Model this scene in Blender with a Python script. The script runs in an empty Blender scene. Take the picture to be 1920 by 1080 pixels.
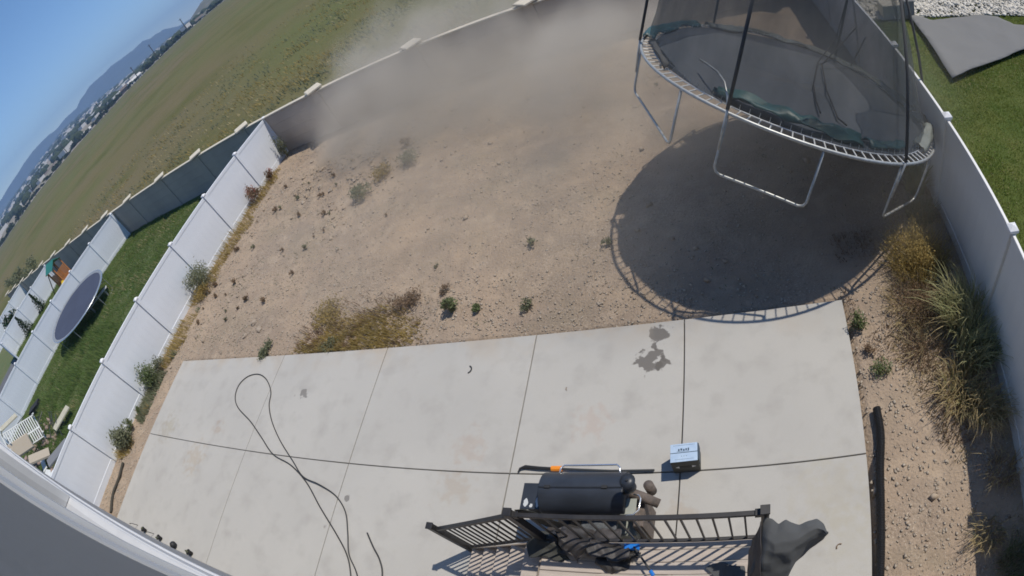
import bpy, math, random
import numpy as np
from mathutils import Vector, Matrix, noise

# ------------------------------------------------------------------ camera, world, sun, exposure
scene = bpy.context.scene
R = math.radians
H = 7.0                                             # the camera hangs 7 m above the patio
YAW, PITCH, ROLL = 0.60390, -0.73760, 0.56860
F_PX, K1 = 1042.0, 0.04390                          # security-camera fisheye, pixels of the 1920 px frame
#CAMPARAMS
Rz = Matrix.Rotation(YAW, 3, 'Z'); Rx = Matrix.Rotation(PITCH, 3, 'X'); Ry = Matrix.Rotation(ROLL, 3, 'Y')
MC = Rz @ Rx @ Ry                                   # columns: right, forward, up
right, fwd, up = MC.col[0], MC.col[1], MC.col[2]
cam_data = bpy.data.cameras.new('camera')
cam_data.type = 'PANO'
SW = 36.0
cam_data.sensor_width = SW; cam_data.sensor_fit = 'HORIZONTAL'
cd = cam_data if hasattr(cam_data, 'panorama_type') else cam_data.cycles
cd.panorama_type = 'FISHEYE_LENS_POLYNOMIAL'
u_ = 1920.0 / SW                                    # pixels per mm
cd.fisheye_fov = R(175)
cd.fisheye_polynomial_k0 = 0.0
cd.fisheye_polynomial_k1 = -u_ / F_PX
cd.fisheye_polynomial_k2 = 0.0
cd.fisheye_polynomial_k3 = -K1 * u_ ** 3 / 1e6 / F_PX
cd.fisheye_polynomial_k4 = 0.0
cam_data.clip_end = 20000; cam_data.clip_start = 0.01
cam = bpy.data.objects.new('camera', cam_data)
scene.collection.objects.link(cam)
m = Matrix((right, up, -fwd)).transposed().to_4x4(); m.translation = (0, 0, H)
cam.matrix_world = m
scene.camera = cam

SUN_AZ, SUN_EL = 32.0, 61.5
world = bpy.data.worlds.new('World'); scene.world = world; world.use_nodes = True
wn = world.node_tree.nodes; wl = world.node_tree.links
bg = wn['Background']
sky = wn.new('ShaderNodeTexSky'); sky.sky_type = 'NISHITA'; sky.sun_disc = False
sky.sun_elevation = R(SUN_EL); sky.sun_rotation = R(90 - SUN_AZ)
sky.altitude = 2000; sky.air_density = 1.0; sky.dust_density = 0.0; sky.ozone_density = 1.5
hsv = wn.new('ShaderNodeHueSaturation'); hsv.inputs['Saturation'].default_value = 1.16
wl.new(sky.outputs[0], hsv.inputs['Color']); wl.new(hsv.outputs[0], bg.inputs[0]); bg.inputs[1].default_value = 0.125

sd = bpy.data.lights.new('sun', 'SUN'); sd.energy = 3.45; sd.angle = R(0.6); sd.color = (1.0, 0.93, 0.82)
sun = bpy.data.objects.new('sun', sd); scene.collection.objects.link(sun)
sdir = Vector((math.cos(R(SUN_EL)) * math.cos(R(SUN_AZ)), math.cos(R(SUN_EL)) * math.sin(R(SUN_AZ)), math.sin(R(SUN_EL))))
sun.rotation_euler = sdir.to_track_quat('Z', 'Y').to_euler(); sun.location = (20, 12, 40)

scene.view_settings.view_transform = 'Standard'; scene.view_settings.look = 'None'
scene.view_settings.exposure = 0.31; scene.view_settings.gamma = 1.0
scene.view_settings.use_curve_mapping = False
scene.render.engine = 'CYCLES'
scene.cycles.use_denoising = True
scene.cycles.filter_width = 1.7
scene.cycles.volume_bounces = 1
scene.cycles.transparent_max_bounces = 16
scene.cycles.max_bounces = 6

rng = np.random.default_rng(7); random.seed(7)
C = scene.collection

# ------------------------------------------------------------------ materials
def nodes_of(name):
    m = bpy.data.materials.new(name); m.use_nodes = True
    return m, m.node_tree.nodes, m.node_tree.links, m.node_tree.nodes['Principled BSDF']

def mixc(n, l, fac, a, b, mode='MIX'):
    x = n.new('ShaderNodeMix'); x.data_type = 'RGBA'; x.blend_type = mode
    for i, v in ((0, fac), (6, a), (7, b)):
        if hasattr(v, 'links') or hasattr(v, 'is_output'): l.new(v, x.inputs[i])
        else: x.inputs[i].default_value = v if i == 0 else (*v, 1)
    return x.outputs[2]

def noise_fac(n, l, scale, detail=4, lo=0.35, hi=0.65, coord='Object', stretch=None, rough=0.55):
    tc = n.new('ShaderNodeTexCoord'); t = n.new('ShaderNodeTexNoise')
    t.inputs['Scale'].default_value = scale; t.inputs['Detail'].default_value = detail; t.inputs['Roughness'].default_value = rough
    if stretch:
        mp = n.new('ShaderNodeMapping'); mp.inputs['Scale'].default_value = stretch
        l.new(tc.outputs[coord], mp.inputs[0]); l.new(mp.outputs[0], t.inputs[0])
    else: l.new(tc.outputs[coord], t.inputs[0])
    mr = n.new('ShaderNodeMapRange'); mr.inputs[1].default_value = lo; mr.inputs[2].default_value = hi
    l.new(t.outputs[0], mr.inputs[0])
    return mr.outputs[0]

def bump(n, l, bsdf, fac, strength=0.3, dist=0.02):
    b = n.new('ShaderNodeBump'); b.inputs['Strength'].default_value = strength; b.inputs['Distance'].default_value = dist
    l.new(fac, b.inputs['Height']); l.new(b.outputs[0], bsdf.inputs['Normal'])

def mat(name, col, rough=0.7, col2=None, scale=3.0, metal=0.0, bmp=0.0, bscale=60, spec=None, stretch=None, lo=0.35, hi=0.65):
    m, n, l, b = nodes_of(name)
    b.inputs['Base Color'].default_value = (*col, 1); b.inputs['Roughness'].default_value = rough; b.inputs['Metallic'].default_value = metal
    if spec is not None: b.inputs['Specular IOR Level'].default_value = spec
    if col2: l.new(mixc(n, l, noise_fac(n, l, scale, 5, lo, hi, stretch=stretch), col, col2), b.inputs['Base Color'])
    if bmp: bump(n, l, b, noise_fac(n, l, bscale, 4, 0.2, 0.8), bmp, 0.01)
    return m

def mat_soil():
    m, n, l, b = nodes_of('dusty_soil')
    c = mixc(n, l, noise_fac(n, l, 0.35, 4, 0.35, 0.65), (0.332, 0.254, 0.190), (0.282, 0.225, 0.175))
    c = mixc(n, l, noise_fac(n, l, 2.3, 5, 0.5, 0.72), c, (0.396, 0.316, 0.239))
    c = mixc(n, l, noise_fac(n, l, 0.8, 6, 0.42, 0.80, stretch=(.7, 1.2, 1), rough=.65), c, (0.425, 0.326, 0.234))
    c = mixc(n, l, noise_fac(n, l, 0.6, 6, 0.50, 0.80, stretch=(.8, 1.1, 1), rough=.65), c, (0.252, 0.209, 0.152))
    msk = noise_fac(n, l, 0.5, 3, 0.40, 0.60)
    def both(a, k):
        q = n.new('ShaderNodeMath'); q.operation = 'MULTIPLY'; l.new(a, q.inputs[0]); l.new(msk, q.inputs[1]); return q.outputs[0]
    c = mixc(n, l, both(noise_fac(n, l, 24, 3, 0.52, 0.7), 1), c, (0.198, 0.151, 0.112))
    c = mixc(n, l, both(noise_fac(n, l, 48, 2, 0.58, 0.70), 1), c, (0.544, 0.457, 0.361))
    l.new(c, b.inputs['Base Color']); b.inputs['Roughness'].default_value = 0.95; b.inputs['Specular IOR Level'].default_value = 0.1
    bump(n, l, b, noise_fac(n, l, 22, 6, 0.2, 0.8), 0.7, 0.03)
    return m

STAINS = [((-11.53, 3.15), .28, (.30, .20, .12), 0.28), ((-12.05, 2.25), .55, (.34, .25, .15), 0.31), ((-14.2, 2.9), .6, (.30, .26, .20), 0.28), ((-2.5, 3.5), .35, (.38, .25, .19), 0.25), ((-4.5, 3.1), .4, (.36, .25, .18), 0.24),
          ((-4.55, 2.4), .4, (.33, .25, .17), 0.28), ((-1.1, 2.1), .22, (.34, .26, .18), 0.31), ((0.9, 2.2), .7, (.38, .34, .25), 0.25), ((1.1, 1.6), .6, (.36, .33, .25), 0.22), ((-14.0, 3.0), .5, (.33, .30, .2), 0.22),
          ((-1.56, 4.98), .17, (.13, .12, .11), .9), ((-1.69, 4.50), .22, (.13, .12, .11), .9), ((-1.49, 4.43), .12, (.12, .11, .1), .9), ((-1.63, 4.76), .08, (.12, .11, .1), .9),
          ((-8.82, 4.15), .12, (.17, .16, .15), .8), ((-6.68, 1.99), .07, (.16, .15, .14), .8), ((-9.1, 4.1), .04, (.2, .19, .17), .7), ((-7.0, 1.4), .05, (.22, .2, .18), .7)]
def mat_concrete():
    m, n, l, b = nodes_of('patio_concrete')
    c = mixc(n, l, noise_fac(n, l, 0.45, 4, 0.3, 0.7), (0.445, 0.430, 0.398), (0.398, 0.386, 0.360))
    c = mixc(n, l, noise_fac(n, l, 2.2, 6, 0.5, 0.75), c, (0.36, 0.345, 0.32))
    c = mixc(n, l, noise_fac(n, l, 90, 2, 0.5, 0.8), c, (0.33, 0.32, 0.30))
    tc = n.new('ShaderNodeTexCoord')
    wob = n.new('ShaderNodeTexNoise'); wob.inputs['Scale'].default_value = 7; wob.inputs['Detail'].default_value = 4
    l.new(tc.outputs['Object'], wob.inputs[0])
    for (x, y), r, col, amt in STAINS:
        d = n.new('ShaderNodeVectorMath'); d.operation = 'DISTANCE'
        l.new(tc.outputs['Object'], d.inputs[0]); d.inputs[1].default_value = (x, y, 0)
        ma = n.new('ShaderNodeMath'); ma.operation = 'MULTIPLY_ADD'; l.new(wob.outputs[0], ma.inputs[0]); ma.inputs[1].default_value = -r * 3.2; ma.inputs[2].default_value = r * 1.6
        ad = n.new('ShaderNodeMath'); l.new(ma.outputs[0], ad.inputs[0]); l.new(d.outputs['Value'], ad.inputs[1])
        mr = n.new('ShaderNodeMapRange'); mr.interpolation_type = 'SMOOTHSTEP'
        soft = 0.72 if amt > .7 else 0.1
        mr.inputs[1].default_value = r * soft; mr.inputs[2].default_value = r; mr.inputs[3].default_value = amt; mr.inputs[4].default_value = 0
        l.new(ad.outputs[0], mr.inputs[0])
        c = mixc(n, l, mr.outputs[0], c, col)
    # windblown soil dusted along the far and right-hand edges
    sp = n.new('ShaderNodeSeparateXYZ'); l.new(tc.outputs['Object'], sp.inputs[0])
    e = n.new('ShaderNodeMapRange'); e.inputs[1].default_value = 4.6; e.inputs[2].default_value = 5.3; l.new(sp.outputs[1], e.inputs[0])
    e2 = n.new('ShaderNodeMath'); e2.operation = 'MULTIPLY'; l.new(e.outputs[0], e2.inputs[0]); l.new(noise_fac(n, l, 1.2, 5, 0.45, 0.7), e2.inputs[1])
    c = mixc(n, l, e2.outputs[0], c, (0.40, 0.34, 0.27))
    l.new(c, b.inputs['Base Color']); b.inputs['Roughness'].default_value = 0.85; b.inputs['Specular IOR Level'].default_value = 0.25
    bump(n, l, b, noise_fac(n, l, 45, 4, 0.2, 0.8), 0.15, 0.005)
    return m

def mat_field():
    m, n, l, b = nodes_of('dry_field_grass')
    c = mixc(n, l, noise_fac(n, l, 0.035, 5, 0.38, 0.62), (0.118, 0.128, 0.054), (0.146, 0.128, 0.064))
    c = mixc(n, l, noise_fac(n, l, 0.016, 3, 0.5, 0.66), c, (0.150, 0.128, 0.074))
    c = mixc(n, l, noise_fac(n, l, 0.08, 4, 0.48, 0.7), c, (0.100, 0.104, 0.040))
    c = mixc(n, l, noise_fac(n, l, 1.5, 6, 0.5, 0.85), c, (0.15, 0.13, 0.06))
    l.new(c, b.inputs['Base Color']); b.inputs['Roughness'].default_value = 1; b.inputs['Specular IOR Level'].default_value = 0.05
    bump(n, l, b, noise_fac(n, l, 3, 6, 0.2, 0.8), 0.6, 0.15)
    return m

def mat_net(name, col, alpha, transl=0.0):
    m = bpy.data.materials.new(name); m.use_nodes = True; n, l = m.node_tree.nodes, m.node_tree.links
    b = n['Principled BSDF']; b.inputs['Base Color'].default_value = (*col, 1); b.inputs['Roughness'].default_value = 0.8
    # woven mesh: strands are opaque, holes are open; finer than a pixel so it is given as partial cover with patchy folds
    f = noise_fac(n, l, 1.6, 4, 0.3, 0.7, stretch=(1, 1, .4))
    mr = n.new('ShaderNodeMapRange'); mr.inputs[3].default_value = alpha * .75; mr.inputs[4].default_value = alpha * 1.25
    l.new(f, mr.inputs[0]); l.new(mr.outputs[0], b.inputs['Alpha'])
    return m

M = {}
M['soil'] = mat_soil(); M['concrete'] = mat_concrete(); M['field'] = mat_field()
M['lawn'] = mat('lawn_soil', (0.085, 0.120, 0.040), 1, (0.115, 0.125, 0.050), 1.2, bmp=.5, bscale=30)
M['lawn_r'] = mat('lawn_soil_right', (0.060, 0.088, 0.012), 1, (0.085, 0.100, 0.018), 1.5, bmp=.5, bscale=30)
M['vinyl'] = mat('white_vinyl', (0.72, 0.75, 0.79), 0.45, (0.66, 0.69, 0.73), 1.3, bmp=.05, bscale=8)
M['vinyl_shade_lift'] = mat('shade_lifted_vinyl', (0.76, 0.75, 0.72), 0.5, (0.70, 0.69, 0.67), 1.2, bmp=.05, bscale=8)  # white vinyl again, colour raised to brighten the fence in shade
M['cap'] = mat('white_cap', (0.80, 0.80, 0.80), 0.4, (0.74, 0.74, 0.76), 5)
M['precast'] = mat('precast_concrete', (0.44, 0.38, 0.32), 0.95, (0.36, 0.315, 0.27), 0.7, bmp=.6, bscale=9)
M['precast_cap'] = mat('precast_cap_stone', (0.60, 0.54, 0.43), 0.9, (0.52, 0.47, 0.38), 2, bmp=.3, bscale=20)
M['black_metal'] = mat('black_powder_coat', (0.020, 0.019, 0.020), 0.45, (0.032, 0.030, 0.030), 8, spec=.4)
M['deck'] = mat('composite_decking', (0.46, 0.40, 0.35), 0.8, (0.38, 0.33, 0.29), 3, bmp=.2, bscale=30, stretch=(1, 8, 1))
M['stringer'] = mat('stair_wood', (0.30, 0.24, 0.19), 0.85, (0.22, 0.18, 0.14), 4)
M['siding'] = mat('grey_siding', (0.185, 0.190, 0.198), 0.8, (0.170, 0.175, 0.183), .6, bmp=.1, bscale=20)
M['siding_low'] = mat('grey_stucco', (0.34, 0.34, 0.34), 0.9, (0.28, 0.28, 0.28), 1.5, bmp=.4, bscale=40)
M['trim'] = mat('white_trim', (0.60, 0.61, 0.63), 0.5, (0.54, 0.55, 0.57), 3)
M['glass'] = mat('window_glass', (0.02, 0.022, 0.025), 0.03, spec=1.0)
M['steel'] = mat('galvanised_steel', (0.46, 0.47, 0.46), 0.45, (0.34, 0.35, 0.34), 14, metal=0.55)
M['spring'] = mat('spring_steel', (0.62, 0.62, 0.60), 0.45, (0.5, 0.5, 0.48), 14, metal=0.4)
M['mat'] = mat('jump_mat', (0.047, 0.057, 0.072), 0.75, (0.058, 0.066, 0.080), 1.1, bmp=.2, bscale=60)
M['pad_teal'] = mat('teal_pad', (0.030, 0.105, 0.110), 0.45, (0.015, 0.045, 0.050), 2.5, bmp=.6, bscale=6)
M['pad_pale'] = mat('faded_pad', (0.135, 0.150, 0.135), 0.6, (0.085, 0.100, 0.095), 2.5, bmp=.6, bscale=6)
M['pole_foam'] = mat('black_foam', (0.040, 0.043, 0.046), 0.85)
M['net'] = mat_net('enclosure_net', (0.045, 0.056, 0.058), 0.50)
M['strap'] = mat('black_strap', (0.012, 0.012, 0.014), 0.8)
M['grill'] = mat('grill_enamel', (0.030, 0.036, 0.048), 0.42, (0.022, 0.026, 0.034), 4, spec=.5)
M['grill_d'] = mat('grill_black', (0.014, 0.014, 0.015), 0.6)
M['rust'] = mat('heat_browned_steel', (0.16, 0.125, 0.105), 0.75, (0.09, 0.075, 0.065), 14, bmp=.4, bscale=60)
M['chrome'] = mat('chrome_tube', (0.82, 0.82, 0.82), 0.25, metal=0.9)
M['greygreen'] = mat('painted_damper', (0.30, 0.31, 0.27), 0.5, (0.25, 0.27, 0.24), 6)
M['lace_glint'] = mat('lace_and_glint_white', (0.50, 0.52, 0.53), 0.7)  # mat edge and laces; also painted reflections on the grill shelf
M['cover'] = mat('grill_cover_cloth', (0.055, 0.048, 0.047), 0.6, (0.032, 0.030, 0.029), 5, bmp=.3, bscale=40)
M['cover_g'] = mat('green_black_cloth', (0.030, 0.032, 0.028), 0.8, (0.045, 0.045, 0.040), 3, bmp=.2, bscale=40)
M['grey_cloth'] = mat('grey_canvas', (0.088, 0.092, 0.094), 0.9, (0.070, 0.073, 0.075), 2, bmp=.2, bscale=80)
M['blue'] = mat('blue_plastic', (0.010, 0.16, 0.55), 0.35)
M['orange'] = mat('orange_plastic', (0.80, 0.26, 0.02), 0.4)
M['hose'] = mat('dark_hose', (0.035, 0.036, 0.036), 0.5)
M['pipe'] = mat('black_corrugated', (0.012, 0.012, 0.013), 0.5)
M['carton'] = mat('carton_grey', (0.065, 0.068, 0.062), 0.7, (0.05, 0.052, 0.048), 6)
M['label'] = mat('pale_blue_print', (0.42, 0.53, 0.66), 0.5, (0.34, 0.45, 0.60), 9)
M['ink'] = mat('dark_blue_ink', (0.03, 0.06, 0.10), 0.5)
M['filler_sheet'] = mat('grey_filler', (0.185, 0.183, 0.176), 0.95, spec=.1)
M['rock'] = mat('pale_rock', (0.36, 0.30, 0.235), 0.95, (0.25, 0.20, 0.155), 5, bmp=.5, bscale=30)
M['rock_w'] = mat('white_rock', (0.70, 0.66, 0.58), 0.95, (0.55, 0.51, 0.43), 3)
M['board'] = mat('weathered_board', (0.50, 0.47, 0.36), 0.8, (0.42, 0.39, 0.30), 5)
M['white_w'] = mat('white_painted_wood', (0.70, 0.71, 0.68), 0.6, (0.60, 0.61, 0.58), 5)
M['play_o'] = mat('orange_play_wood', (0.50, 0.19, 0.05), 0.7, (0.40, 0.15, 0.04), 4)
M['play_y'] = mat('yellow_play_plastic', (0.60, 0.42, 0.03), 0.5)
M['play_g'] = mat('green_canopy', (0.03, 0.20, 0.16), 0.6)
M['tan'] = mat('tan_plaster', (0.42, 0.36, 0.28), 0.9)
M['roofc'] = mat('brown_roof', (0.15, 0.12, 0.10), 0.9)
M['town_w'] = mat('pale_wall', (0.60, 0.58, 0.55), 0.9)
M['pole'] = mat('utility_pole_wood', (0.07, 0.06, 0.05), 0.9)
M['mount'] = mat('mountain_scrub', (0.060, 0.080, 0.075), 1, (0.085, 0.10, 0.085), .004)
M['plain'] = mat('pale_valley_soil', (0.30, 0.25, 0.20), 1, (0.12, 0.125, 0.07), .012)
M['hill'] = mat('near_hill_scrub', (0.16, 0.15, 0.11), 1, (0.09, 0.095, 0.06), .05)
M['road'] = mat('far_road', (0.42, 0.40, 0.36), 0.9)
M['gravelpad'] = mat('grey_gravel', (0.13, 0.135, 0.145), 0.95, (0.10, 0.104, 0.112), 2, bmp=.5, bscale=40)

def foliage(name, a, b_, trans=0.42):
    m, n, l, b = nodes_of(name)
    oi = n.new('ShaderNodeObjectInfo')
    c = mixc(n, l, noise_fac(n, l, 2.2, 3, 0.35, 0.65), a, b_)
    l.new(c, b.inputs['Base Color']); b.inputs['Roughness'].default_value = 0.75; b.inputs['Specular IOR Level'].default_value = 0.2
    t = n.new('ShaderNodeBsdfTranslucent'); l.new(c, t.inputs[0])
    ms = n.new('ShaderNodeMixShader'); ms.inputs[0].default_value = trans
    l.new(b.outputs[0], ms.inputs[1]); l.new(t.outputs[0], ms.inputs[2]); l.new(ms.outputs[0], n['Material Output'].inputs[0])
    return m
M['grass'] = foliage('grass_blades', (0.12, 0.20, 0.05), (0.165, 0.205, 0.07))
M['grass_r'] = foliage('grass_blades_olive', (0.105, 0.165, 0.020), (0.160, 0.185, 0.035))
M['straw'] = foliage('straw', (0.56, 0.46, 0.26), (0.40, 0.32, 0.17))
M['golden'] = foliage('golden_weed', (0.44, 0.33, 0.12), (0.32, 0.25, 0.10))
M['brownweed'] = foliage('brown_weed', (0.29, 0.20, 0.13), (0.19, 0.135, 0.085))
M['sage'] = foliage('grey_green_weed', (0.24, 0.25, 0.16), (0.17, 0.19, 0.11))
M['green'] = foliage('green_weed', (0.15, 0.20, 0.085), (0.20, 0.22, 0.11))
M['reed'] = foliage('pale_reed', (0.50, 0.47, 0.26), (0.30, 0.33, 0.16))
M['redflower'] = foliage('red_blooms', (0.42, 0.13, 0.11), (0.30, 0.11, 0.09))
M['tree'] = foliage('far_tree_leaves', (0.035, 0.052, 0.022), (0.055, 0.068, 0.03), .1)
M['cypress'] = foliage('cypress_leaves', (0.018, 0.040, 0.014), (0.03, 0.055, 0.02), .1)
M['bark'] = mat('bark', (0.09, 0.07, 0.05), 0.95)
M['stalk'] = mat('dry_stalk', (0.20, 0.16, 0.09), 0.9)

# ------------------------------------------------------------------ mesh helpers
class MB:
    def __init__(s): s.v = []; s.f = []
    def quad_strip(s, rings, close=True, caps=True):
        base = len(s.v); k = len(rings[0])
        for r in rings: s.v += [tuple(p) for p in r]
        for i in range(len(rings) - 1):
            for j in range(k if close else k - 1):
                a = base + i * k + j; b = base + i * k + (j + 1) % k
                s.f.append((a, b, b + k, a + k))
        if caps and close:
            s.f.append(tuple(base + j for j in range(k))[::-1]); s.f.append(tuple(base + (len(rings) - 1) * k + j for j in range(k)))
        return s
    def box(s, x0, x1, y0, y1, z0, z1, bev=0.0):
        if bev <= 0:
            b = len(s.v)
            s.v += [(x0, y0, z0), (x1, y0, z0), (x1, y1, z0), (x0, y1, z0), (x0, y0, z1), (x1, y0, z1), (x1, y1, z1), (x0, y1, z1)]
            s.f += [tuple(b + i for i in q) for q in ((3, 2, 1, 0), (4, 5, 6, 7), (0, 1, 5, 4), (1, 2, 6, 5), (2, 3, 7, 6), (3, 0, 4, 7))]
            return s
        rings = []
        def ring(i, z): return [(x0 + i, y0 + i, z), (x1 - i, y0 + i, z), (x1 - i, y1 - i, z), (x0 + i, y1 - i, z)]
        s.quad_strip([ring(bev, z0), ring(0, z0 + bev), ring(0, z1 - bev), ring(bev, z1)])
        return s
    def tube(s, pts, r, k=8, closed=False):
        pts = [Vector(p) for p in pts]; rings = []; n = len(pts)
        prev = None
        for i, p in enumerate(pts):
            if closed: t = pts[(i + 1) % n] - pts[i - 1]
            else: t = pts[min(i + 1, n - 1)] - pts[max(i - 1, 0)]
            t.normalize()
            if prev is None:
                a = t.orthogonal().normalized()
            else:
                a = (prev - t * prev.dot(t)).normalized()
            prev = a; b = t.cross(a); rr = r[i] if isinstance(r, (list, tuple)) else r
            rings.append([p + (a * math.cos(2 * math.pi * j / k) + b * math.sin(2 * math.pi * j / k)) * rr for j in range(k)])
        if closed: rings.append(rings[0]); s.quad_strip(rings, caps=False)
        else: s.quad_strip(rings)
        return s
    def bar(s, a, b, w, d=None):            # square bar from a to b
        a, b = Vector(a), Vector(b); d = d or w; t = (b - a).normalized()
        x = Vector((0, 1, 0)) if abs(t.y) < 0.9 else Vector((1, 0, 0))
        u = (x - t * x.dot(t)).normalized(); v = t.cross(u)
        f = lambda p: [p + u * w / 2 + v * d / 2, p - u * w / 2 + v * d / 2, p - u * w / 2 - v * d / 2, p + u * w / 2 - v * d / 2]
        s.quad_strip([f(a), f(b)]); return s
    def grid(s, P):                          # P[i][j] -> point
        b = len(s.v); n, m_ = len(P), len(P[0])
        for r in P: s.v += [tuple(q) for q in r]
        for i in range(n - 1):
            for j in range(m_ - 1):
                a = b + i * m_ + j; s.f.append((a, a + 1, a + m_ + 1, a + m_))
        return s
    def build(s, name, m, parent=None, smooth=False, shift=None):
        me = bpy.data.meshes.new(name)
        v = s.v if shift is None else [(p[0] - shift[0], p[1] - shift[1], p[2] - shift[2]) for p in s.v]
        me.from_pydata([tuple(p) for p in v], [], s.f); me.update()
        import bmesh
        if len(me.polygons) < 60000:
            bm = bmesh.new(); bm.from_mesh(me); bmesh.ops.recalc_face_normals(bm, faces=bm.faces); bm.to_mesh(me); bm.free()
        return link(name, me, m, parent, smooth)

def link(name, me, m, parent=None, smooth=False, loc=None):
    if m is not None and not me.materials: me.materials.append(m)
    if smooth: me.shade_smooth()
    o = bpy.data.objects.new(name, me); C.objects.link(o)
    if parent is not None: o.parent = parent
    if loc is not None: o.location = loc
    return o

def npmesh(name, V, F, m, parent=None, smooth=False):   # V (n,3), F (k,3|4)
    me = bpy.data.meshes.new(name); V = np.asarray(V, np.float32); F = np.asarray(F, np.int32); k = F.shape[1]
    me.vertices.add(len(V)); me.vertices.foreach_set('co', V.ravel())
    me.loops.add(F.size); me.loops.foreach_set('vertex_index', F.ravel())
    me.polygons.add(len(F)); me.polygons.foreach_set('loop_start', np.arange(0, F.size, k, dtype=np.int32))
    me.update(calc_edges=True); me.validate()
    return link(name, me, m, parent, smooth)

def thing(name, label, cat, loc=(0, 0, 0), rz=0.0, group=None):
    o = bpy.data.objects.new(name, None); C.objects.link(o); o.location = loc; o.rotation_euler = (0, 0, rz); o.empty_display_size = .2
    return tag(o, label, cat, group)
def tag(o, label, cat, group=None, kind=None):
    o['label'] = label; o['category'] = cat
    if group: o['group'] = group
    if kind: o['kind'] = kind
    return o
def struct(o): o['kind'] = 'structure'; return o
def stuff(o, label, cat):
    o['kind'] = 'stuff'; o['label'] = label; o['category'] = cat; return o
def copy_tree(o, parent=None):
    c = o.copy(); C.objects.link(c); c.parent = parent
    for ch in list(o.children): copy_tree(ch, c)
    return c

def vnoise(x, y, scale, seed=0, octs=3):     # value noise on arrays, 0..1
    out = np.zeros_like(x, dtype=float); amp, tot = 1.0, 0.0
    for o in range(octs):
        g = np.random.default_rng(seed + o).random((256, 256))
        X, Y = x * scale * 2 ** o, y * scale * 2 ** o
        xi, yi = np.floor(X).astype(int), np.floor(Y).astype(int); fx, fy = X - xi, Y - yi
        fx, fy = fx * fx * (3 - 2 * fx), fy * fy * (3 - 2 * fy)
        a = g[xi % 256, yi % 256]; b = g[(xi + 1) % 256, yi % 256]; c = g[xi % 256, (yi + 1) % 256]; d = g[(xi + 1) % 256, (yi + 1) % 256]
        out += amp * ((a * (1 - fx) + b * fx) * (1 - fy) + (c * (1 - fx) + d * fx) * fy); tot += amp; amp *= .5
    return out / tot
def sheet(name, x0, x1, y0, y1, step, zf, m, yfun=None):
    nx, ny = max(2, int((x1 - x0) / step)), max(2, int((y1 - y0) / step))
    X, Y = np.meshgrid(np.linspace(x0, x1, nx), np.linspace(y0, y1, ny), indexing='ij')
    Z = zf(X, Y)
    V = np.stack([X.ravel(), Y.ravel(), Z.ravel()], 1)
    i = np.arange(nx * ny).reshape(nx, ny)
    F = np.stack([i[:-1, :-1].ravel(), i[1:, :-1].ravel(), i[1:, 1:].ravel(), i[:-1, 1:].ravel()], 1)
    return npmesh(name, V, F, m, smooth=True)

# ------------------------------------------------------------------ ground, patio, field
PX0, PX1, PY1 = -15.08, 1.43, 5.20                  # patio
FXL, FXR = -16.85, 3.82                             # our two side fences
WY = lambda x: 16.45 + 0.052 * (x + 5)              # rear wall line

def soil_h(x, y):
    rough = np.clip((vnoise(x, y, .35, 3, 2) - .42) * 4, 0, 1)
    h = -0.055 + .05 * (vnoise(x, y, .5, 11, 3) - .5) + (.030 + .05 * rough) * (vnoise(x, y, 4.5, 5, 3) - .5) + .02 * (vnoise(x, y, 13, 8, 2) - .5)
    h = np.maximum(h, -0.10)
    inside = (x > PX0 - .03) & (x < PX1 + .03) & (y < PY1 + .03)
    return np.where(inside, -0.16, h)
soil = struct(sheet('dirt_ground', FXL - .1, FXR + .12, -2.0, 16.9, 0.065, soil_h, M['soil']))

def lawn_h(seed): return lambda x, y: -0.05 + .05 * (vnoise(x, y, .6, seed, 3) - .5)
struct(sheet('left_lawn', -32.9, FXL - .02, -2, 16.0, .4, lawn_h(21), M['lawn']))
struct(sheet('far_left_lawn', -46.6, -32.86, 5.9, 15.4, .4, lawn_h(22), M['lawn']))
struct(sheet('fourth_yard_lawn', -60, -46.62, -2, 14.9, .5, lawn_h(25), M['lawn']))
struct(sheet('gravel_pad', -46.6, -32.86, -3, 5.9, .4, lambda x, y: -0.03 + 0 * x, M['gravelpad']))
struct(sheet('right_lawn', FXR + .05, 24, -2, 17.6, .2, lawn_h(23), M['lawn_r']))

pat = bpy.data.objects.new('patio', None); C.objects.link(pat); pat['kind'] = 'structure'
XS = [PX0, -10.07, -6.89, -3.68, -1.15, PX1]; YS = [-0.10, 2.672, PY1]
for i in range(5):
    for j in range(2):
        g = .009
        MB().box(XS[i] + (g if i else 0), XS[i + 1] - (g if i < 4 else 0), YS[j] + (g if j else 0), YS[j + 1] - (g if j == 0 else 0), -0.13, 0.0, .006).build('slab', M['concrete'], pat)

# far field: one polar sheet out to the horizon, rising gently as the photograph's skyline does
def el_field(az):
    return np.interp(az, [0, 90, 125, 134, 141, 145, 149, 159, 165, 180, 360], [-.8, -.2, .0, .05, -.35, -.5, -.75, -.85, -1.1, -1.1, -.8])
def polar(name, radii, azs, zf, m):
    Rr, A = np.meshgrid(radii, azs, indexing='ij'); Z = zf(Rr, A)
    V = np.stack([Rr * np.cos(np.radians(A)), Rr * np.sin(np.radians(A)), Z], 2).reshape(-1, 3)
    n, k = Rr.shape; i = np.arange(n * k).reshape(n, k)
    F = np.stack([i[:-1, :-1].ravel(), i[1:, :-1].ravel(), i[1:, 1:].ravel(), i[:-1, 1:].ravel()], 1)
    return npmesh(name, V, F, m, smooth=True)
DF = 480.0
def field_z(r, a):
    t = np.clip((r - 22) / (DF - 22), 0, 1); zt = H + DF * np.tan(np.radians(el_field(a)))
    x, y = r * np.cos(np.radians(a)), r * np.sin(np.radians(a))
    far = np.clip((r - 30) / 60, 0, 1)
    return -0.22 + t ** 1.15 * (zt + .22) + far * .8 * (vnoise(x, y, .02, 31, 3) - .5)
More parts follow.
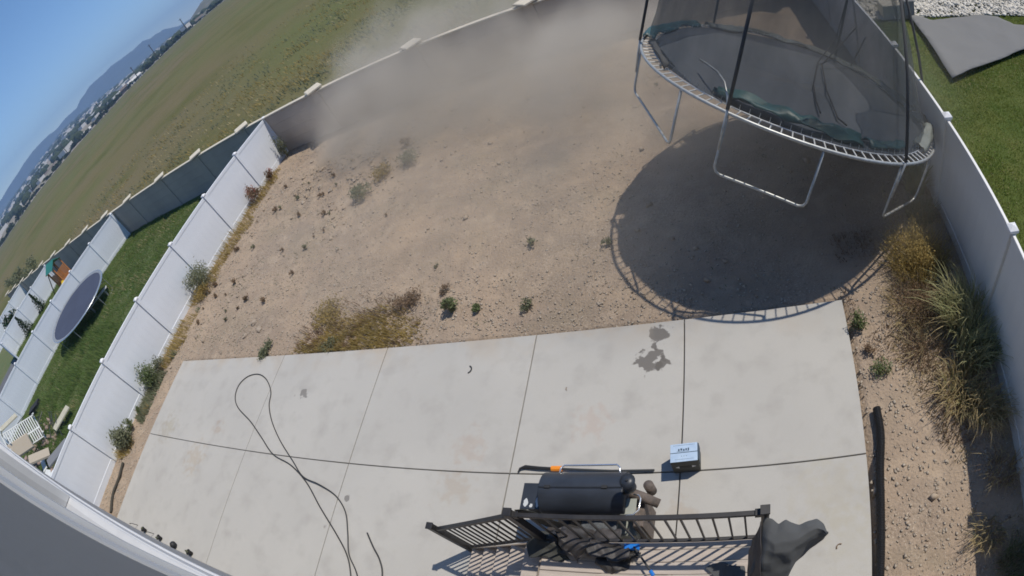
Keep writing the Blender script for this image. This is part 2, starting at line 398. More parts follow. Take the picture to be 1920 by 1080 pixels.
fd = struct(polar('field', np.concatenate([[0.5, 8, 16], np.geomspace(20, DF, 70)]), np.linspace(0, 360, 241), field_z, M['field']))
def plain_z(r, a):
    t = (r - DF) / (2900 - DF); z0 = H + DF * np.tan(np.radians(el_field(a))) - .5
    e1 = np.interp(a, [0, 60, 130, 145, 153, 160, 168, 220, 360], [0, 0, .6, .55, 1.5, 1.0, .6, 0, 0])
    x, y = r * np.cos(np.radians(a)), r * np.sin(np.radians(a))
    return z0 + t * (H + 2900 * np.tan(np.radians(e1)) - z0) + 6 * t * (vnoise(x, y, .004, 41, 3) - .5)
struct(polar('valley_plain', np.geomspace(DF - 3, 2950, 30), np.linspace(0, 360, 241), plain_z, M['plain']))
def mount_z(r, a):
    pk = np.interp(a, [0, 60, 110, 128, 134.5, 138, 141.8, 144, 146.2, 148.5, 151.2, 154, 157, 160, 162, 166, 172, 190, 230, 360], [1.2, 1.5, 1.8, 2.4, 1.2, 1.6, 2.8, 3.1, 3.5, 3.3, 2.7, 3.0, 2.9, 2.6, 2.3, 2.1, 1.9, 1.6, 1.2, 1.2])
    top = H + 3600 * np.tan(np.radians(pk * .74)); t = np.clip((r - 2850) / 750, 0, 1)
    x, y = r * np.cos(np.radians(a)), r * np.sin(np.radians(a))
    rid = 1 - np.abs(2 * vnoise(x, y, .0035, 51, 4) - 1)
    back = np.clip((r - 3600) / 500, 0, 1)
    return (H + 18) + (top - 25) * (t ** 1.2) * (1 - .8 * back) + 110 * t * (rid - .8) - 25 * (t < .02)
struct(polar('mountains', np.linspace(2850, 4100, 26), np.linspace(0, 360, 481), mount_z, M['mount']))
def hill_z(r, a):
    pk = np.interp(a, [110, 118, 126, 131, 135, 137.2, 140], [.0, 1.6, 2.2, 1.9, 1.35, .5, -.6])
    t = np.clip((r - 600) / 500, 0, 1); bk = np.clip((r - 1100) / 300, 0, 1)
    x, y = r * np.cos(np.radians(a)), r * np.sin(np.radians(a))
    return H - 4 + (1100 * np.tan(np.radians(pk)) + 4) * np.sin(t * 1.57) * (1 - bk) + 5 * t * (vnoise(x, y, .01, 61, 3) - .5)
struct(polar('low_hill', np.linspace(600, 1400, 20), np.linspace(110, 140, 61), hill_z, M['hill']))
rd = struct(polar('far_road', np.array([DF - 14, DF - 7.0]), np.linspace(120, 175, 80), lambda r, a: field_z(r, a) + .35, M['road']))

# ------------------------------------------------------------------ leaf and blade generators (numpy)
def blades(cx, cy, cz, n, rad, hgt, lean=(0, 0), width=.012, spread=.35, seg=3, r0=None, rgen=None, droop=.5):
    g = rgen or rng
    a = g.random(n) * 2 * np.pi; rr = np.sqrt(g.random(n)) * rad
    bx, by = cx + rr * np.cos(a), cy + rr * np.sin(a)
    h = hgt * (.45 + .55 * g.random(n)); da = g.random(n) * 2 * np.pi; ds = spread * g.random(n) * h
    dx = np.cos(a) * rr * .4 + np.cos(da) * ds + lean[0] * h; dy = np.sin(a) * rr * .4 + np.sin(da) * ds + lean[1] * h
    pa = g.random(n) * np.pi; wx, wy = np.cos(pa) * width, np.sin(pa) * width
    V = []
    for k in range(seg + 1):
        t = k / seg; px = bx + dx * t ** 1.6; py = by + dy * t ** 1.6; pz = cz + h * (t - droop * .35 * t ** 3); w = (1 - t) ** .6 if k < seg else 0.05
        V.append(np.stack([px - wx * w, py - wy * w, pz], 1)); V.append(np.stack([px + wx * w, py + wy * w, pz], 1))
    V = np.stack(V, 1).reshape(-1, 3); b = np.arange(n) * (2 * (seg + 1)); F = []
    for k in range(seg): F.append(np.stack([b + 2 * k, b + 2 * k + 1, b + 2 * k + 3, b + 2 * k + 2], 1))
    return V, np.concatenate(F)
def leaves(n, rad, hgt, size, g=None, z0=0.0, flat=1.0):      # leaf cards through an uneven crown
    g = g or rng
    k = max(3, n // 45); cc = g.normal(size=(k, 3)); cc /= np.linalg.norm(cc, axis=1)[:, None]; cc *= (g.random(k) ** .4)[:, None] * .75
    idx = g.integers(0, k, n); P = cc[idx] + g.normal(size=(n, 3)) * .20
    P = P * [rad, rad, hgt / 2 * flat] + [0, 0, z0 + hgt / 2]
    u = g.normal(size=(n, 3)); u /= np.linalg.norm(u, axis=1)[:, None]; w = np.cross(u, g.normal(size=(n, 3))); w /= np.linalg.norm(w, axis=1)[:, None]
    s = size * (.6 + .8 * g.random(n))[:, None]
    V = np.stack([P - u * s, P + w * s * .45, P + u * s, P - w * s * .45], 1).reshape(-1, 3)
    F = np.arange(4 * n).reshape(n, 4)
    return V, F
def join(*vf):
    Vs, Fs, o = [], [], 0
    for V, F in vf: Vs.append(V); Fs.append(F + o); o += len(V)
    return np.concatenate(Vs), np.concatenate(Fs)

def weed(x, y, r, h, mname, label, n=260, leaf=.03, group=None, lean=(-.25, -.15), stalks=9, cat='weed', flower=None):
    t = thing('weed', label, cat, (x, y, -.05), random.random() * 6, group)
    mb = MB()
    for k in range(stalks):
        a = random.random() * 6.28; rr = r * (.3 + .6 * random.random()); hh = h * (.5 + .5 * random.random())
        mb.tube([(0, 0, 0), (math.cos(a) * rr * .5, math.sin(a) * rr * .5, hh * .55), (math.cos(a) * rr, math.sin(a) * rr, hh)], [.006, .005, .003], 4)
    mb.build('stem', M['stalk'], t)
    npmesh('foliage', *leaves(n, r, h * 1.05, leaf), M[mname], t)
    if flower: npmesh('blossom', *leaves(int(n * .35), r * .9, h * 1.1, leaf * .9), M[flower], t)['kind'] = 'stuff'
    return t

# ------------------------------------------------------------------ fences and walls
def pts_mesh(key, fn, cache={}):
    if key not in cache:
        mb = MB(); fn(mb); o = mb.build('tmp', None); cache[key] = o.data; bpy.data.objects.remove(o)
    return cache[key]
def inst(name, me, m, parent, loc, rz=0, label=None):
    if not me.materials: me.materials.append(m)
    o = bpy.data.objects.new(name, me); C.objects.link(o); o.parent = parent; o.location = loc; o.rotation_euler = (0, 0, rz)
    if label: o['label'] = label
    return o
def vinyl_fence(name, label, nodes, mk, hgt=1.89, gap_last=False):
    """nodes: ground points of the posts; each bay gets rails and boards"""
    t = thing(name, label, 'fence', (nodes[0][0], nodes[0][1], 0)); o0 = Vector((nodes[0][0], nodes[0][1], 0))
    v = M[mk]
    mp = pts_mesh('post' + mk, lambda b: b.box(-.064, .064, -.064, .064, -.15, hgt - .06))
    mc = pts_mesh('cap' + mk, lambda b: b.quad_strip([[(-s, -s, z), (s, -s, z), (s, s, z), (-s, s, z)] for s, z in ((.078, hgt - .06), (.082, hgt - .03), (.078, hgt - .012), (.012, hgt + .03))]))
    for k, n in enumerate(nodes):
        p = Vector((n[0], n[1], 0)) - o0; nx = nodes[min(k + 1, len(nodes) - 1)]; pv = nodes[max(k - 1, 0)]
        rz = math.atan2(nx[1] - pv[1], nx[0] - pv[0])
        inst('post', mp, v, t, p, rz); inst('post_cap', mc, M['cap'], t, p, rz)
    for k in range(len(nodes) - 1):
        a, b = Vector((*nodes[k], 0)), Vector((*nodes[k + 1], 0)); L = (b - a).length; d = (b - a) / L; rz = math.atan2(d.y, d.x); p = a - o0
        key = '%s%.2f' % (mk, L)
        inst('top_rail', pts_mesh('tr' + key, lambda q: q.box(.066, L - .066, -.026, .026, hgt - .20, hgt - .075, .006)), v, t, p, rz)
        inst('bottom_rail', pts_mesh('br' + key, lambda q: q.box(.066, L - .066, -.026, .026, -.09, .15, .006)), v, t, p, rz)
        nb = 8; w = (L - .14) / nb
        me = pts_mesh('bd' + key, lambda q: q.box(.0003, w - .0003, -.014, .014, .151, hgt - .201, .001))
        for i in range(nb):
            inst('board', me, v, t, p + d * (.07 + i * w), rz)
    return t

left_nodes = [(-16.80, 15.82 - 2.371 * k) for k in range(8)]
vinyl_fence('vinyl_fence', 'long white vinyl fence along the left edge of the bare dirt yard', left_nodes, 'vinyl')
n2 = [(-31.75, 14.82), (-32.02, 12.52), (-32.25, 10.45), (-32.45, 8.33), (-32.62, 6.2), (-32.72, 4.05), (-32.8, 1.9), (-32.85, -.25), (-32.9, -2.4)]
vinyl_fence('vinyl_fence', 'white vinyl fence behind the bare blue trampoline on the left lawn', n2, 'vinyl')
n3 = [(-46.3, 13.75), (-46.3, 11.5), (-46.3, 9.4), (-46.4, 7.3), (-46.45, 6.2), (-44.0, 5.95)]
vinyl_fence('vinyl_fence', 'distant white vinyl fence with two small dark cypresses in front of it', n3, 'vinyl')
n4 = [(-57.4, 13.6), (-57.45, 11.5), (-57.5, 9.4), (-57.5, 7.3), (-57.5, 5.2)]
vinyl_fence('vinyl_fence', 'farthest white vinyl fence at the left picture edge mottled by leafy branches', n4, 'vinyl')
rn = [(FXR, 16.98 - 2.49 * k) for k in range(8)]
vinyl_fence('vinyl_fence', 'shaded grey-white vinyl fence on the right between the dirt yard and the green lawn', rn, 'vinyl_shade_lift')

rw = thing('concrete_wall', 'dark precast concrete rear wall with beige cap rails and diamond post caps', 'wall', (-5.04, WY(-5.04), 0))
px = [-64.0, -60.1, -56.3, -52.4, -48.5, -44.6, -40.6, -36.65, -33.0, -29.48, -25.45, -21.85, -18.2, -13.83, -9.3, -5.04, -0.9, 3.3, 7.5, 11.7, 15.9, 20.1, 24.3]
rzw = math.atan(0.052)
mpost = pts_mesh('pil', lambda b: b.box(-.171, .171, -.10, .17, -.3, 1.93, .012))
mcap = pts_mesh('pilcap', lambda b: b.quad_strip([[(-s, -s, z), (s, -s, z), (s, s, z), (-s, s, z)] for s, z in ((.28, 1.93), (.33, 1.95), (.33, 2.00), (.29, 2.02))]))
for k, x in enumerate(px):
    p = Vector((x, WY(x), 0)) - rw.location
    inst('pilaster', mpost, M['precast'], rw, p, rzw); inst('pilaster_cap', mcap, M['precast_cap'], rw, p, rzw + R(45))
    if k + 1 < len(px):
        L = (px[k + 1] - x) / math.cos(rzw)
        me = pts_mesh('wp%.2f' % L, lambda q: q.box(.172, L - .172, -.06, .06, 0, .459, .004))
        for j in range(4): inst('wall_panel', me, M['precast'], rw, p + Vector((0, 0, -.05 + .462 * j)), rzw)
        inst('cap_rail', pts_mesh('wc%.2f' % L, lambda q: q.box(.172, L - .172, -.12, .10, 1.82, 1.88, .01)), M['precast_cap'], rw, p, rzw)

# ------------------------------------------------------------------ our own house
WALLY = -0.10
hs = thing('house', 'grey-sided house wall at the bottom left with white trim and a sliding window', 'house', (-8, WALLY, 0))
hl = hs.location
def hb(name, x0, x1, z0, z1, m, t=.25, proud=0.0, bev=.004):
    return MB().box(x0 - hl.x, x1 - hl.x, -t, proud, z0, z1, bev).build(name, m, hs)
hb('lower_wall', -16.4, 6.5, -.3, 4.25, M['siding_low'])
hb('upper_panel', -1.40, 6.5, 4.26, 8.2, M['siding'], proud=.004)
hb('corner_board', -16.4, -16.2, 4.30, 8.2, M['trim'], proud=.012)
hb('belt_board', -16.4, -1.42, 4.26, 4.42, M['trim'], proud=.022)
for k in range(4): hb('siding_board', -16.2, -1.42, 4.43 + k * .245, 4.43 + k * .245 + .24, M['trim'], proud=.003)
wf = hb('window', -9.2, -1.72, 5.42, 8.0, M['glass'], proud=-.03)
for nm, a in (('sill', (-9.3, -1.66, 5.36, 5.42)), ('sill_track', (-9.3, -1.66, 5.44, 5.465)), ('frame', (-1.74, -1.66, 5.42, 8.0)), ('frame', (-9.3, -9.22, 5.42, 8.0)), ('frame', (-4.35, -4.28, 5.47, 8.0)), ('head', (-9.3, -1.66, 8.0, 8.1))):
    o = MB().box(a[0] - hl.x, a[1] - hl.x, -.05, .028 if nm != 'sill_track' else .018, a[2], a[3], .003).build(nm, M['trim'], wf)
hb('casing', -1.64, -1.43, 4.43, 8.2, M['trim'], proud=.010)
for k in range(5): hb('siding_board', -16.2, -9.32, 5.42 + k * .52, 5.42 + k * .52 + .51, M['trim'], proud=.003)

# ------------------------------------------------------------------ deck landing, stairs and rails
DZ = 1.05
dk = thing('deck', 'small raised deck landing with pale composite boards', 'deck', (-1.24, .6, 0))
def db(name, a, m, p=dk, bev=.006): return MB().box(a[0] + 1.24, a[1] + 1.24, a[2] - .6, a[3] - .6, a[4], a[5], bev).build(name, m, p)
yb = 1.46; k = 0
while yb > -.05:
    w = .138 if k else .12
    db('board', (-2.50, .06, max(yb - w, -.09), yb, DZ - .028, DZ), M['deck']); yb -= w + .007; k += 1
db('fascia', (-2.48, .04, 1.405, 1.43, DZ - .24, DZ - .03), M['stringer'])
for x in (-2.42, -1.2, -.02): db('support_post', (x - .05, x + .05, 1.26, 1.36, -.01, DZ - .03), M['stringer'])
st = thing('stairs', 'composite stair flight going down to the left from the deck', 'stairs', (-2.5, .6, 0))
for i in range(5):
    x1 = -2.51 - .28 * i; z = DZ - .175 * (i + 1)
    MB().box(x1 - .295 + 2.5, x1 + 2.5, -.62, .80, z - .03, z, .006).build('tread', M['deck'], st)
    MB().box(x1 - .02 + 2.5, x1 + 2.5, -.60, .78, z, z + .145).build('riser', M['stringer'], st)
for y in (-.64, .80):
    MB().quad_strip([[(-.01, y, DZ - .25), (-.01, y + .02, DZ - .25), (-.01, y + .02, DZ - .03), (-.01, y, DZ - .03)], [(-1.42, y, -.0), (-1.42, y + .02, -.0), (-1.42, y + .02, .16), (-1.42, y, .16)]]).build('stringer', M['stringer'], st)

RY = 1.42
rl = thing('deck_railing', 'black metal railing along the front of the deck landing', 'railing', (-1.24, RY, DZ))
def rbx(name, a, m=M['black_metal'], p=rl, bev=.004): return MB().box(*a, bev).build(name, m, p)
for x in (-1.25, 1.25):
    rbx('post', (x - .038, x + .038, -.038, .038, -.1, 1.10)); rbx('post_cap', (x - .046, x + .046, -.046, .046, 1.10, 1.125))
rbx('top_rail', (-1.21, 1.21, -.024, .024, 1.00, 1.045)); rbx('bottom_rail', (-1.21, 1.21, -.02, .02, .08, .115))
for x in (-1.19, 1.19): rbx('rail_bracket', (x - .035, x + .035, -.034, .034, .985, 1.06))
mbal = pts_mesh('bal', lambda b: b.box(-.0095, .0095, -.0095, .0095, .115, 1.0))
for i in range(15):
    inst('baluster', mbal, M['black_metal'], rl, (-1.21 + 2.42 * (i + 1) / 16, 0, 0))
sr = thing('stair_railing', 'black metal railing sloping down beside the stairs', 'railing', (-4.0, RY, 0))
def srx(a): return a
MB().box(-.038, .038, -.038, .038, 0, 1.22, .004).build('post', M['black_metal'], sr)
MB().box(-.046, .046, -.046, .046, 1.22, 1.245, .004).build('post_cap', M['black_metal'], sr)
sl = (2.05 - 1.09) / 1.46
MB().bar((.03, 0, 1.09), (1.47, 0, 2.03), .048).build('top_rail', M['black_metal'], sr)
MB().bar((.03, 0, .20), (1.47, 0, 1.14), .036).build('bottom_rail', M['black_metal'], sr)
mb2 = pts_mesh('sbal', lambda b: b.box(-.0095, .0095, -.0095, .0095, .0, .88))
for i in range(12):
    x = .03 + 1.44 * (i + 1) / 13; inst('baluster', mb2, M['black_metal'], sr, (x, 0, .21 + (x - .03) * (.94 / 1.44)))
# railing on the house side of the stairs is not in view

# ------------------------------------------------------------------ flying trampoline
TC = Vector((1.396, 8.363, 2.018)); TN = Vector((0.4352, 0.1563, 1)).normalized(); TR = 2.698
tu = TN.cross(Vector((0, 0, 1))).normalized(); tv = TN.cross(tu)
tr = thing('trampoline', 'big round trampoline with torn safety net lifted into the air by the wind', 'trampoline')
tr.matrix_world = Matrix((tu, tv, TN)).transposed().to_4x4(); tr.location = TC
bpy.context.view_layer.update()
def ca(a, r, z=0): return Vector((r * math.cos(a), r * math.sin(a), z))
N = 96
MB().tube([ca(2 * math.pi * i / N, TR) for i in range(N)], .026, 10, True).build('frame_ring', M['steel'], tr, True)
MB().tube([ca(2 * math.pi * i / N, TR - .20, .02) for i in range(N)], .009, 6, True).build('mat_edge', M['lace_glint'], tr, True)
mb = MB(); rings = []
for r in (0.01, .6, 1.2, 1.8, 2.2, 2.49):
    rings.append([ca(2 * math.pi * i / N, r, .02 - .10 * (1 - (r / 2.5) ** 2) + .02 * math.sin(5 * 2 * math.pi * i / N + r)) for i in range(N)])
mb.quad_strip(rings, True, False); mb.build('jump_mat', M['mat'], tr, True)
msp = pts_mesh('spring', lambda b: b.tube([(0, 0, 0), (.02, 0, .004), (.18, 0, .018), (.20, 0, .02)][::-1], [.004, .011, .011, .004], 6))
for i in range(104):
    a = 2 * math.pi * i / 104; o = inst('spring', msp, M['spring'], tr, ca(a, TR - .01), a + math.pi)
mb = MB()
for i in range(208):
    a = 2 * math.pi * (i + .5) / 208; p = ca(a, TR - .22, .02)
    if i % 2: mb.bar(p, p + ca(a, -.02, .07), .007)
o = mb.build('edge_laces', M['lace_glint'], tr); o['kind'] = 'stuff'
LH = .924; c0 = 5.593
lean = lambda a: .06 + .50 * max(0.0, math.cos(a - .75)) ** 1.5          # the wind pushes the net over from the right
PZ = 2.25
for k in range(6):
    a0, a1 = c0 + 1.047 * k - .257, c0 + 1.047 * k + .257
    if k == 5: a1 = a0 + .74                        # one leg loop is bent wide open
    A, B = ca(a0, TR - .01, -.01), ca(a1, TR - .01, -.01); A2, B2 = ca(a0, TR + .02, -LH), ca(a1, TR + .02, -LH)
    r_ = .10; d = (B2 - A2).normalized(); upz = Vector((0, 0, 1))
    pts = [A, A2 + upz * r_, A2 + upz * .03 + d * .03, A2 + d * r_, B2 - d * r_, B2 + upz * .03 - d * .03, B2 + upz * r_, B]
    MB().tube(pts, .021, 8).build('leg', M['steel'], tr, True)
    A, B = ca(a0, TR + .035, -.55), ca(a0, TR + .035, .06)
    T = ca(a0, TR - .02 - lean(a0) * PZ, PZ)
    MB().tube([A, B], .019, 8).build('net_pole_socket', M['steel'], tr, True)
    MB().tube([B, (B + T) / 2 + ca(a0, .03), T], .026, 8).build('net_pole', M['pole_foam'], tr, True)
rings = []
NZ = 9
for j in range(NZ):
    z = .06 + (PZ - .1) * j / (NZ - 1); rr = []
    for i in range(N):
        a = 2 * math.pi * i / N; ph = (a - (c0 - .257)) % 1.047 / 1.047
        sag = .16 * math.sin(math.pi * ph) * (.35 + j / NZ) + .05 * noise.noise(Vector((a * 4, z * 2, 1)))
        rr.append(ca(a, 2.58 - sag - lean(a) * z, z + .03 * noise.noise(Vector((a * 3, z, 7)))))
    rings.append(rr)
MB().quad_strip(rings, True, False).build('net', M['net'], tr, True)
MB().tube([q for q in rings[-1]], .010, 5, True).build('net_hem', M['strap'], tr)
def pad(a0, a1, r0, r1, zf, m, label, seed, wr=.05):
    n = int(abs(a1 - a0) * 16) + 6; P = []
    for i in range(n):
        t = i / (n - 1); a = a0 + (a1 - a0) * t; row = []
        for j in range(8):
            s = j / 7; q = noise.noise(Vector((a * 4.3 + seed, s * 2, seed)))
            r = r0 + (r1 - r0) * s * (.75 + .5 * noise.noise(Vector((a * 3 + seed, 3, 1)))) + wr * q
            row.append(ca(a, r, zf(t) + wr * 1.6 * noise.noise(Vector((a * 7, s * 4, seed + 5))) + .05 * math.sin(s * 3.14)))
        P.append(row)
    o = MB().grid(P).build('safety_pad', m, tr, True)
    so = o.modifiers.new('thick', 'SOLIDIFY'); so.thickness = .015
    o['label'] = label; return o
pad(1.25, 3.35, 2.66, 2.34, lambda t: .05, M['pad_pale'], 'faded grey-green pad edging the far rim', 1)
pad(.45, 1.15, 2.62, 2.30, lambda t: .07 + .10 * math.sin(t * 3.1), M['pad_pale'], 'pale twisted pad piece on the right of the rim', 2, .07)
pad(3.45, 4.22, 2.72, 2.42, lambda t: .06, M['pad_teal'], 'teal pad piece at the left end of the rim', 3)
pad(5.15, 6.15, 2.40, 1.98, lambda t: .05 + .09 * math.sin(t * 3.1), M['pad_teal'], 'torn teal pad lying crumpled on the mat', 4, .09)
pad(6.2, 6.6, 2.40, 2.1, lambda t: .05, M['pad_teal'], 'dark teal scrap of pad near the right edge', 6, .06)
pad(4.28, 4.78, 2.58, 2.36, lambda t: .05 + .12 * math.sin(t * 3.1), M['pole_foam'], 'black folded pad scrap near the left rim', 9, .05)
for q in (((2.19, 2.55, 1.5), (2.2, 2.45, .5), (2.237, 1.64, .05), (.933, .35, .0), (-.18, .92, .0), (-.31, 1.46, .03)), ((2.05, 2.45, .9), (2.171, 1.57, .05), (.90, .60, .0), (-.114, 1.52, .03), (-.10, 1.75, .04)), ((1.95, 2.5, .8), (2.0, 2.4, .1))):
    MB().tube([ca(*p) for p in q], .016, 5).build('loose_strap', M['strap'], tr)
MB().tube([ca(5.33, 2.68, 0), ca(5.30, 2.60, .18), ca(5.24, 2.47, .30), ca(5.14, 2.32, .34), ca(4.98, 2.15, .30), ca(4.80, 2.0, .22)], .017, 7).build('bent_hoop', M['steel'], tr, True)

# ------------------------------------------------------------------ barrel grill in front of the deck
gr = thing('barrel_grill', 'large black barrel charcoal grill standing in front of the deck railing', 'grill', (-2.11, 2.04, 0))
BR, BZ, BL = .272, .96, .515
def arc_ring(x, r): return [(x, r * math.cos(2 * math.pi * j / 36), BZ + r * math.sin(2 * math.pi * j / 36)) for j in range(36)]
def half(name, a0, a1, r, mm):
    P = [[(x, r * math.cos(a0 + (a1 - a0) * j / 18), BZ + r * math.sin(a0 + (a1 - a0) * j / 18)) for j in range(19)] for x in (-BL, -BL + .012, 0, BL - .012, BL)]
    o = MB().grid(P).build(name, M[mm], gr, True); s = o.modifiers.new('t', 'SOLIDIFY'); s.thickness = .006; return o
half('lid', R(-10), R(92), BR, 'grill'); half('lid_back', R(92.6), R(200), BR - .004, 'grill'); half('belly', R(200), R(350), BR - .006, 'grill_d')
for sx in (-1, 1): MB().quad_strip([arc_ring(sx * (BL - .02), .01), arc_ring(sx * (BL - .012), BR - .008), arc_ring(sx * (BL + .004), BR - .012)], True, True).build('end_plate', M['grill'], gr, True)
for x in (-.40, .30):
    h = MB().box(x - .035, x + .035, -.02, .02, BZ + BR - .005, BZ + BR + .012, .003).build('hinge', M['grill_d'], gr)
MB().tube([(-.33, .18, BZ + .13), (-.32, .30, BZ + .13), (-.28, .335, BZ + .13), (.38, .335, BZ + .13), (.42, .30, BZ + .13), (.43, .18, BZ + .13)], .012, 8).build('lid_handle', M['chrome'], gr, True)
MB().box(-.87, -.53, -.19, .17, .86, .885, .006).build('side_shelf', M['grill'], gr)
mb = MB()
for cx, cy, w, d in ((-.80, -.10, .045, .08), (-.72, -.14, .030, .04), (-.64, -.08, .04, .11)):
    n = 14; mb.quad_strip([[(cx + w * (.7 + .5 * noise.noise(Vector((i, cx * 9, 0)))) * math.cos(i * 6.283 / n), cy + d * (.7 + .5 * noise.noise(Vector((i, cy * 9, 5)))) * math.sin(i * 6.283 / n), z) for i in range(n)] for z in (.8855, .887)])
mb.build('shelf_glints', M['lace_glint'], gr)  # white reflections on the black shelf, modelled as pale patches
MB().box(-.80, -.53, -.165, .11, .55, .80, .01).build('ash_drawer', M['grill_d'], gr)
ch = MB().tube([(.47, .02, BZ + .10), (.60, -.02, BZ + .26), (.645, -.045, BZ + .38), (.65, -.05, BZ + .52)], .060, 18).build('chimney', M['grill'], gr, True)
MB().quad_strip([[(.65 + r * math.cos(j * .349), -.05 + r * math.sin(j * .349), z) for j in range(18)] for r, z in ((.085, BZ + .585), (.088, BZ + .60), (.02, BZ + .615))]).build('chimney_cap', M['grill'], ch, True)
MB().tube([(.65, -.05, BZ + .6), (.65, -.05, BZ + .635)], .012, 8).build('cap_knob', M['grill_d'], ch)
MB().tube([(.50, .05, .86), (.66, .0, .86), (.86, -.07, .78)], [.070, .062, .058], 16).build('firebox_pipe', M['rust'], gr, True)
MB().tube([(.70, .19, .50), (.70, .19, .74)], .065, 14).build('firebox_drum', M['rust'], gr, True)
MB().box(.46, .64, -.27, -.07, .99, 1.01, .005).build('side_plate', M['greygreen'], gr)
MB().tube([(.60, -.02, 1.02), (.665, -.04, 1.03), (.69, -.08, 1.03), (.68, -.22, 1.03), (.62, -.275, 1.02), (.53, -.28, 1.02)], .011, 8).build('side_rail', M['chrome'], gr, True)
MB().box(.56, .68, -.34, .05, .02, .74, .01).build('heat_shield', M['rust'], gr)
for x in (-.45, .45):
    for y in (-.20, .20): MB().tube([(x, y * .7, BZ - .20), (x * 1.04, y * 1.25, .0)], .018, 8).build('leg', M['grill_d'], gr)
MB().box(-.53, .53, -.24, .24, .20, .225, .004).build('lower_shelf', M['grill_d'], gr)
MB().box(.30, .56, -.40, -.12, .25, .52, .02).build('charcoal_tray', M['greygreen'], gr)

tl = thing('pole_saw', 'black curved-blade pole tool with an orange collar lying behind the grill', 'garden tool', (-3.0, 2.74, .03))
MB().tube([(-.53, -.06, 0), (-.50, .0, .01), (-.42, .03, .01), (-.20, .01, .02), (.04, 0, .02)], [.010, .02, .03, .026, .022], 8).build('blade_head', M['grill_d'], tl)
MB().tube([(.0, 0, .02), (.16, 0, .02)], .042, 10).build('collar', M['orange'], tl)
MB().tube([(.16, 0, .02), (.9, -.04, .02), (1.5, -.05, .02)], .017, 8).build('pole', M['pole_foam'], tl)

# ------------------------------------------------------------------ cloths blown onto the rail
def cloth_patch(P, name, m, parent=None, thick=.012, amp=.05, freq=6, seed=0, sub=28, ridg=True):
    """P: 4 corners-ish rows of control points, bilinearly refined, then crumpled"""
    P = [[Vector(q) for q in r] for r in P]; nr, nc = len(P), len(P[0]); out = []
    for i in range(sub + 1):
        a = i / sub * (nr - 1); i0 = min(int(a), nr - 2); fa = a - i0; row = []
        for j in range(sub + 1):
            b = j / sub * (nc - 1); j0 = min(int(b), nc - 2); fb = b - j0
            p = P[i0][j0].lerp(P[i0][j0 + 1], fb).lerp(P[i0 + 1][j0].lerp(P[i0 + 1][j0 + 1], fb), fa)
            q = Vector((p.x * freq, p.y * freq * .7, p.z * freq + seed))
            d = noise.noise_vector(q) * amp + noise.noise_vector(q * 2.3) * amp * .5
            if ridg: d.z += amp * .6 * (1 - 2.2 * abs(noise.noise(Vector((q.x * .5 + q.y * .9, q.y * .6 - q.x * .3, q.z * .4)) + Vector((9, 3, 1))))); d += noise.noise_vector(q * .45) * amp * .8
            row.append(p + d)
        out.append(row)
    o = MB().grid(out).build(name, m, parent, True)
    s = o.modifiers.new('t', 'SOLIDIFY'); s.thickness = thick
    ss = o.modifiers.new('s', 'SUBSURF'); ss.levels = ss.render_levels = 1
    return o
cv = thing('grill_cover', 'crumpled dark grill cover fallen across the landing behind the balusters', 'cover', (-2.0, 1.3, 1.06))
def L_(p): return (p[0] + 2.0, p[1] - 1.3, p[2] - 1.06)
cloth_patch([[L_(q) for q in r] for r in (
    ((-2.58, 1.78, .45), (-2.35, 1.80, .62), (-2.0, 1.74, .45), (-1.80, 1.70, .5)),
    ((-2.50, 1.56, .95), (-2.20, 1.56, 1.05), (-1.90, 1.54, .95), (-1.62, 1.50, 1.0)),
    ((-2.38, 1.36, 1.12), (-2.12, 1.36, 1.32), (-1.78, 1.33, 1.20), (-1.46, 1.34, 1.14)),
    ((-2.30, 1.24, 1.09), (-2.05, 1.18, 1.14), (-1.72, 1.14, 1.16), (-1.45, 1.22, 1.10)))], 'cloth', M['cover'], cv, amp=.10, freq=5.2, sub=40)
cloth_patch([[L_(q) for q in r] for r in (
    ((-2.74, 1.50, .95), (-2.60, 1.52, 1.1), (-2.40, 1.50, 1.1)), ((-2.74, 1.36, 1.05), (-2.55, 1.38, 1.16), (-2.30, 1.36, 1.14)), ((-2.66, 1.20, 1.06), (-2.5, 1.18, 1.08), (-2.12, 1.14, 1.08)))],
    'side_flap', M['cover_g'], cv, amp=.04, freq=4, seed=4)
cloth_patch([[L_(q) for q in r] for r in (
    ((-1.78, 1.22, 1.10), (-1.62, 1.24, 1.16), (-1.44, 1.26, 1.12)), ((-1.84, 1.14, 1.10), (-1.64, 1.10, 1.14), (-1.44, 1.12, 1.10)), ((-1.80, 1.08, 1.07), (-1.7, 1.06, 1.08), (-1.52, 1.08, 1.07)))],
    'cover_hem', M['cover'], cv, amp=.05, freq=9, seed=14, sub=16)
fl = thing('draped_cloth', 'flat black-green cloth hanging from the left corner post of the railing', 'cloth', (-2.4, 1.45, 2.0))
def L2(p): return (p[0] + 2.4, p[1] - 1.45, p[2] - 2.0)
cloth_patch([[L2(q) for q in r] for r in (
    ((-2.44, 1.47, 2.11), (-2.34, 1.47, 2.12), (-2.28, 1.46, 2.10)), ((-2.42, 1.50, 1.80), (-2.28, 1.51, 1.80), (-2.20, 1.50, 1.84)), ((-2.40, 1.52, 1.30), (-2.24, 1.52, 1.28), (-2.12, 1.52, 1.42)))],
    'cloth', M['cover_g'], fl, amp=.02, freq=3, seed=2, sub=16, ridg=False)
pc = thing('chair_pad', 'grey speckled cushion wedged between the grill legs and the railing', 'cushion', (-1.95, 1.66, .72))
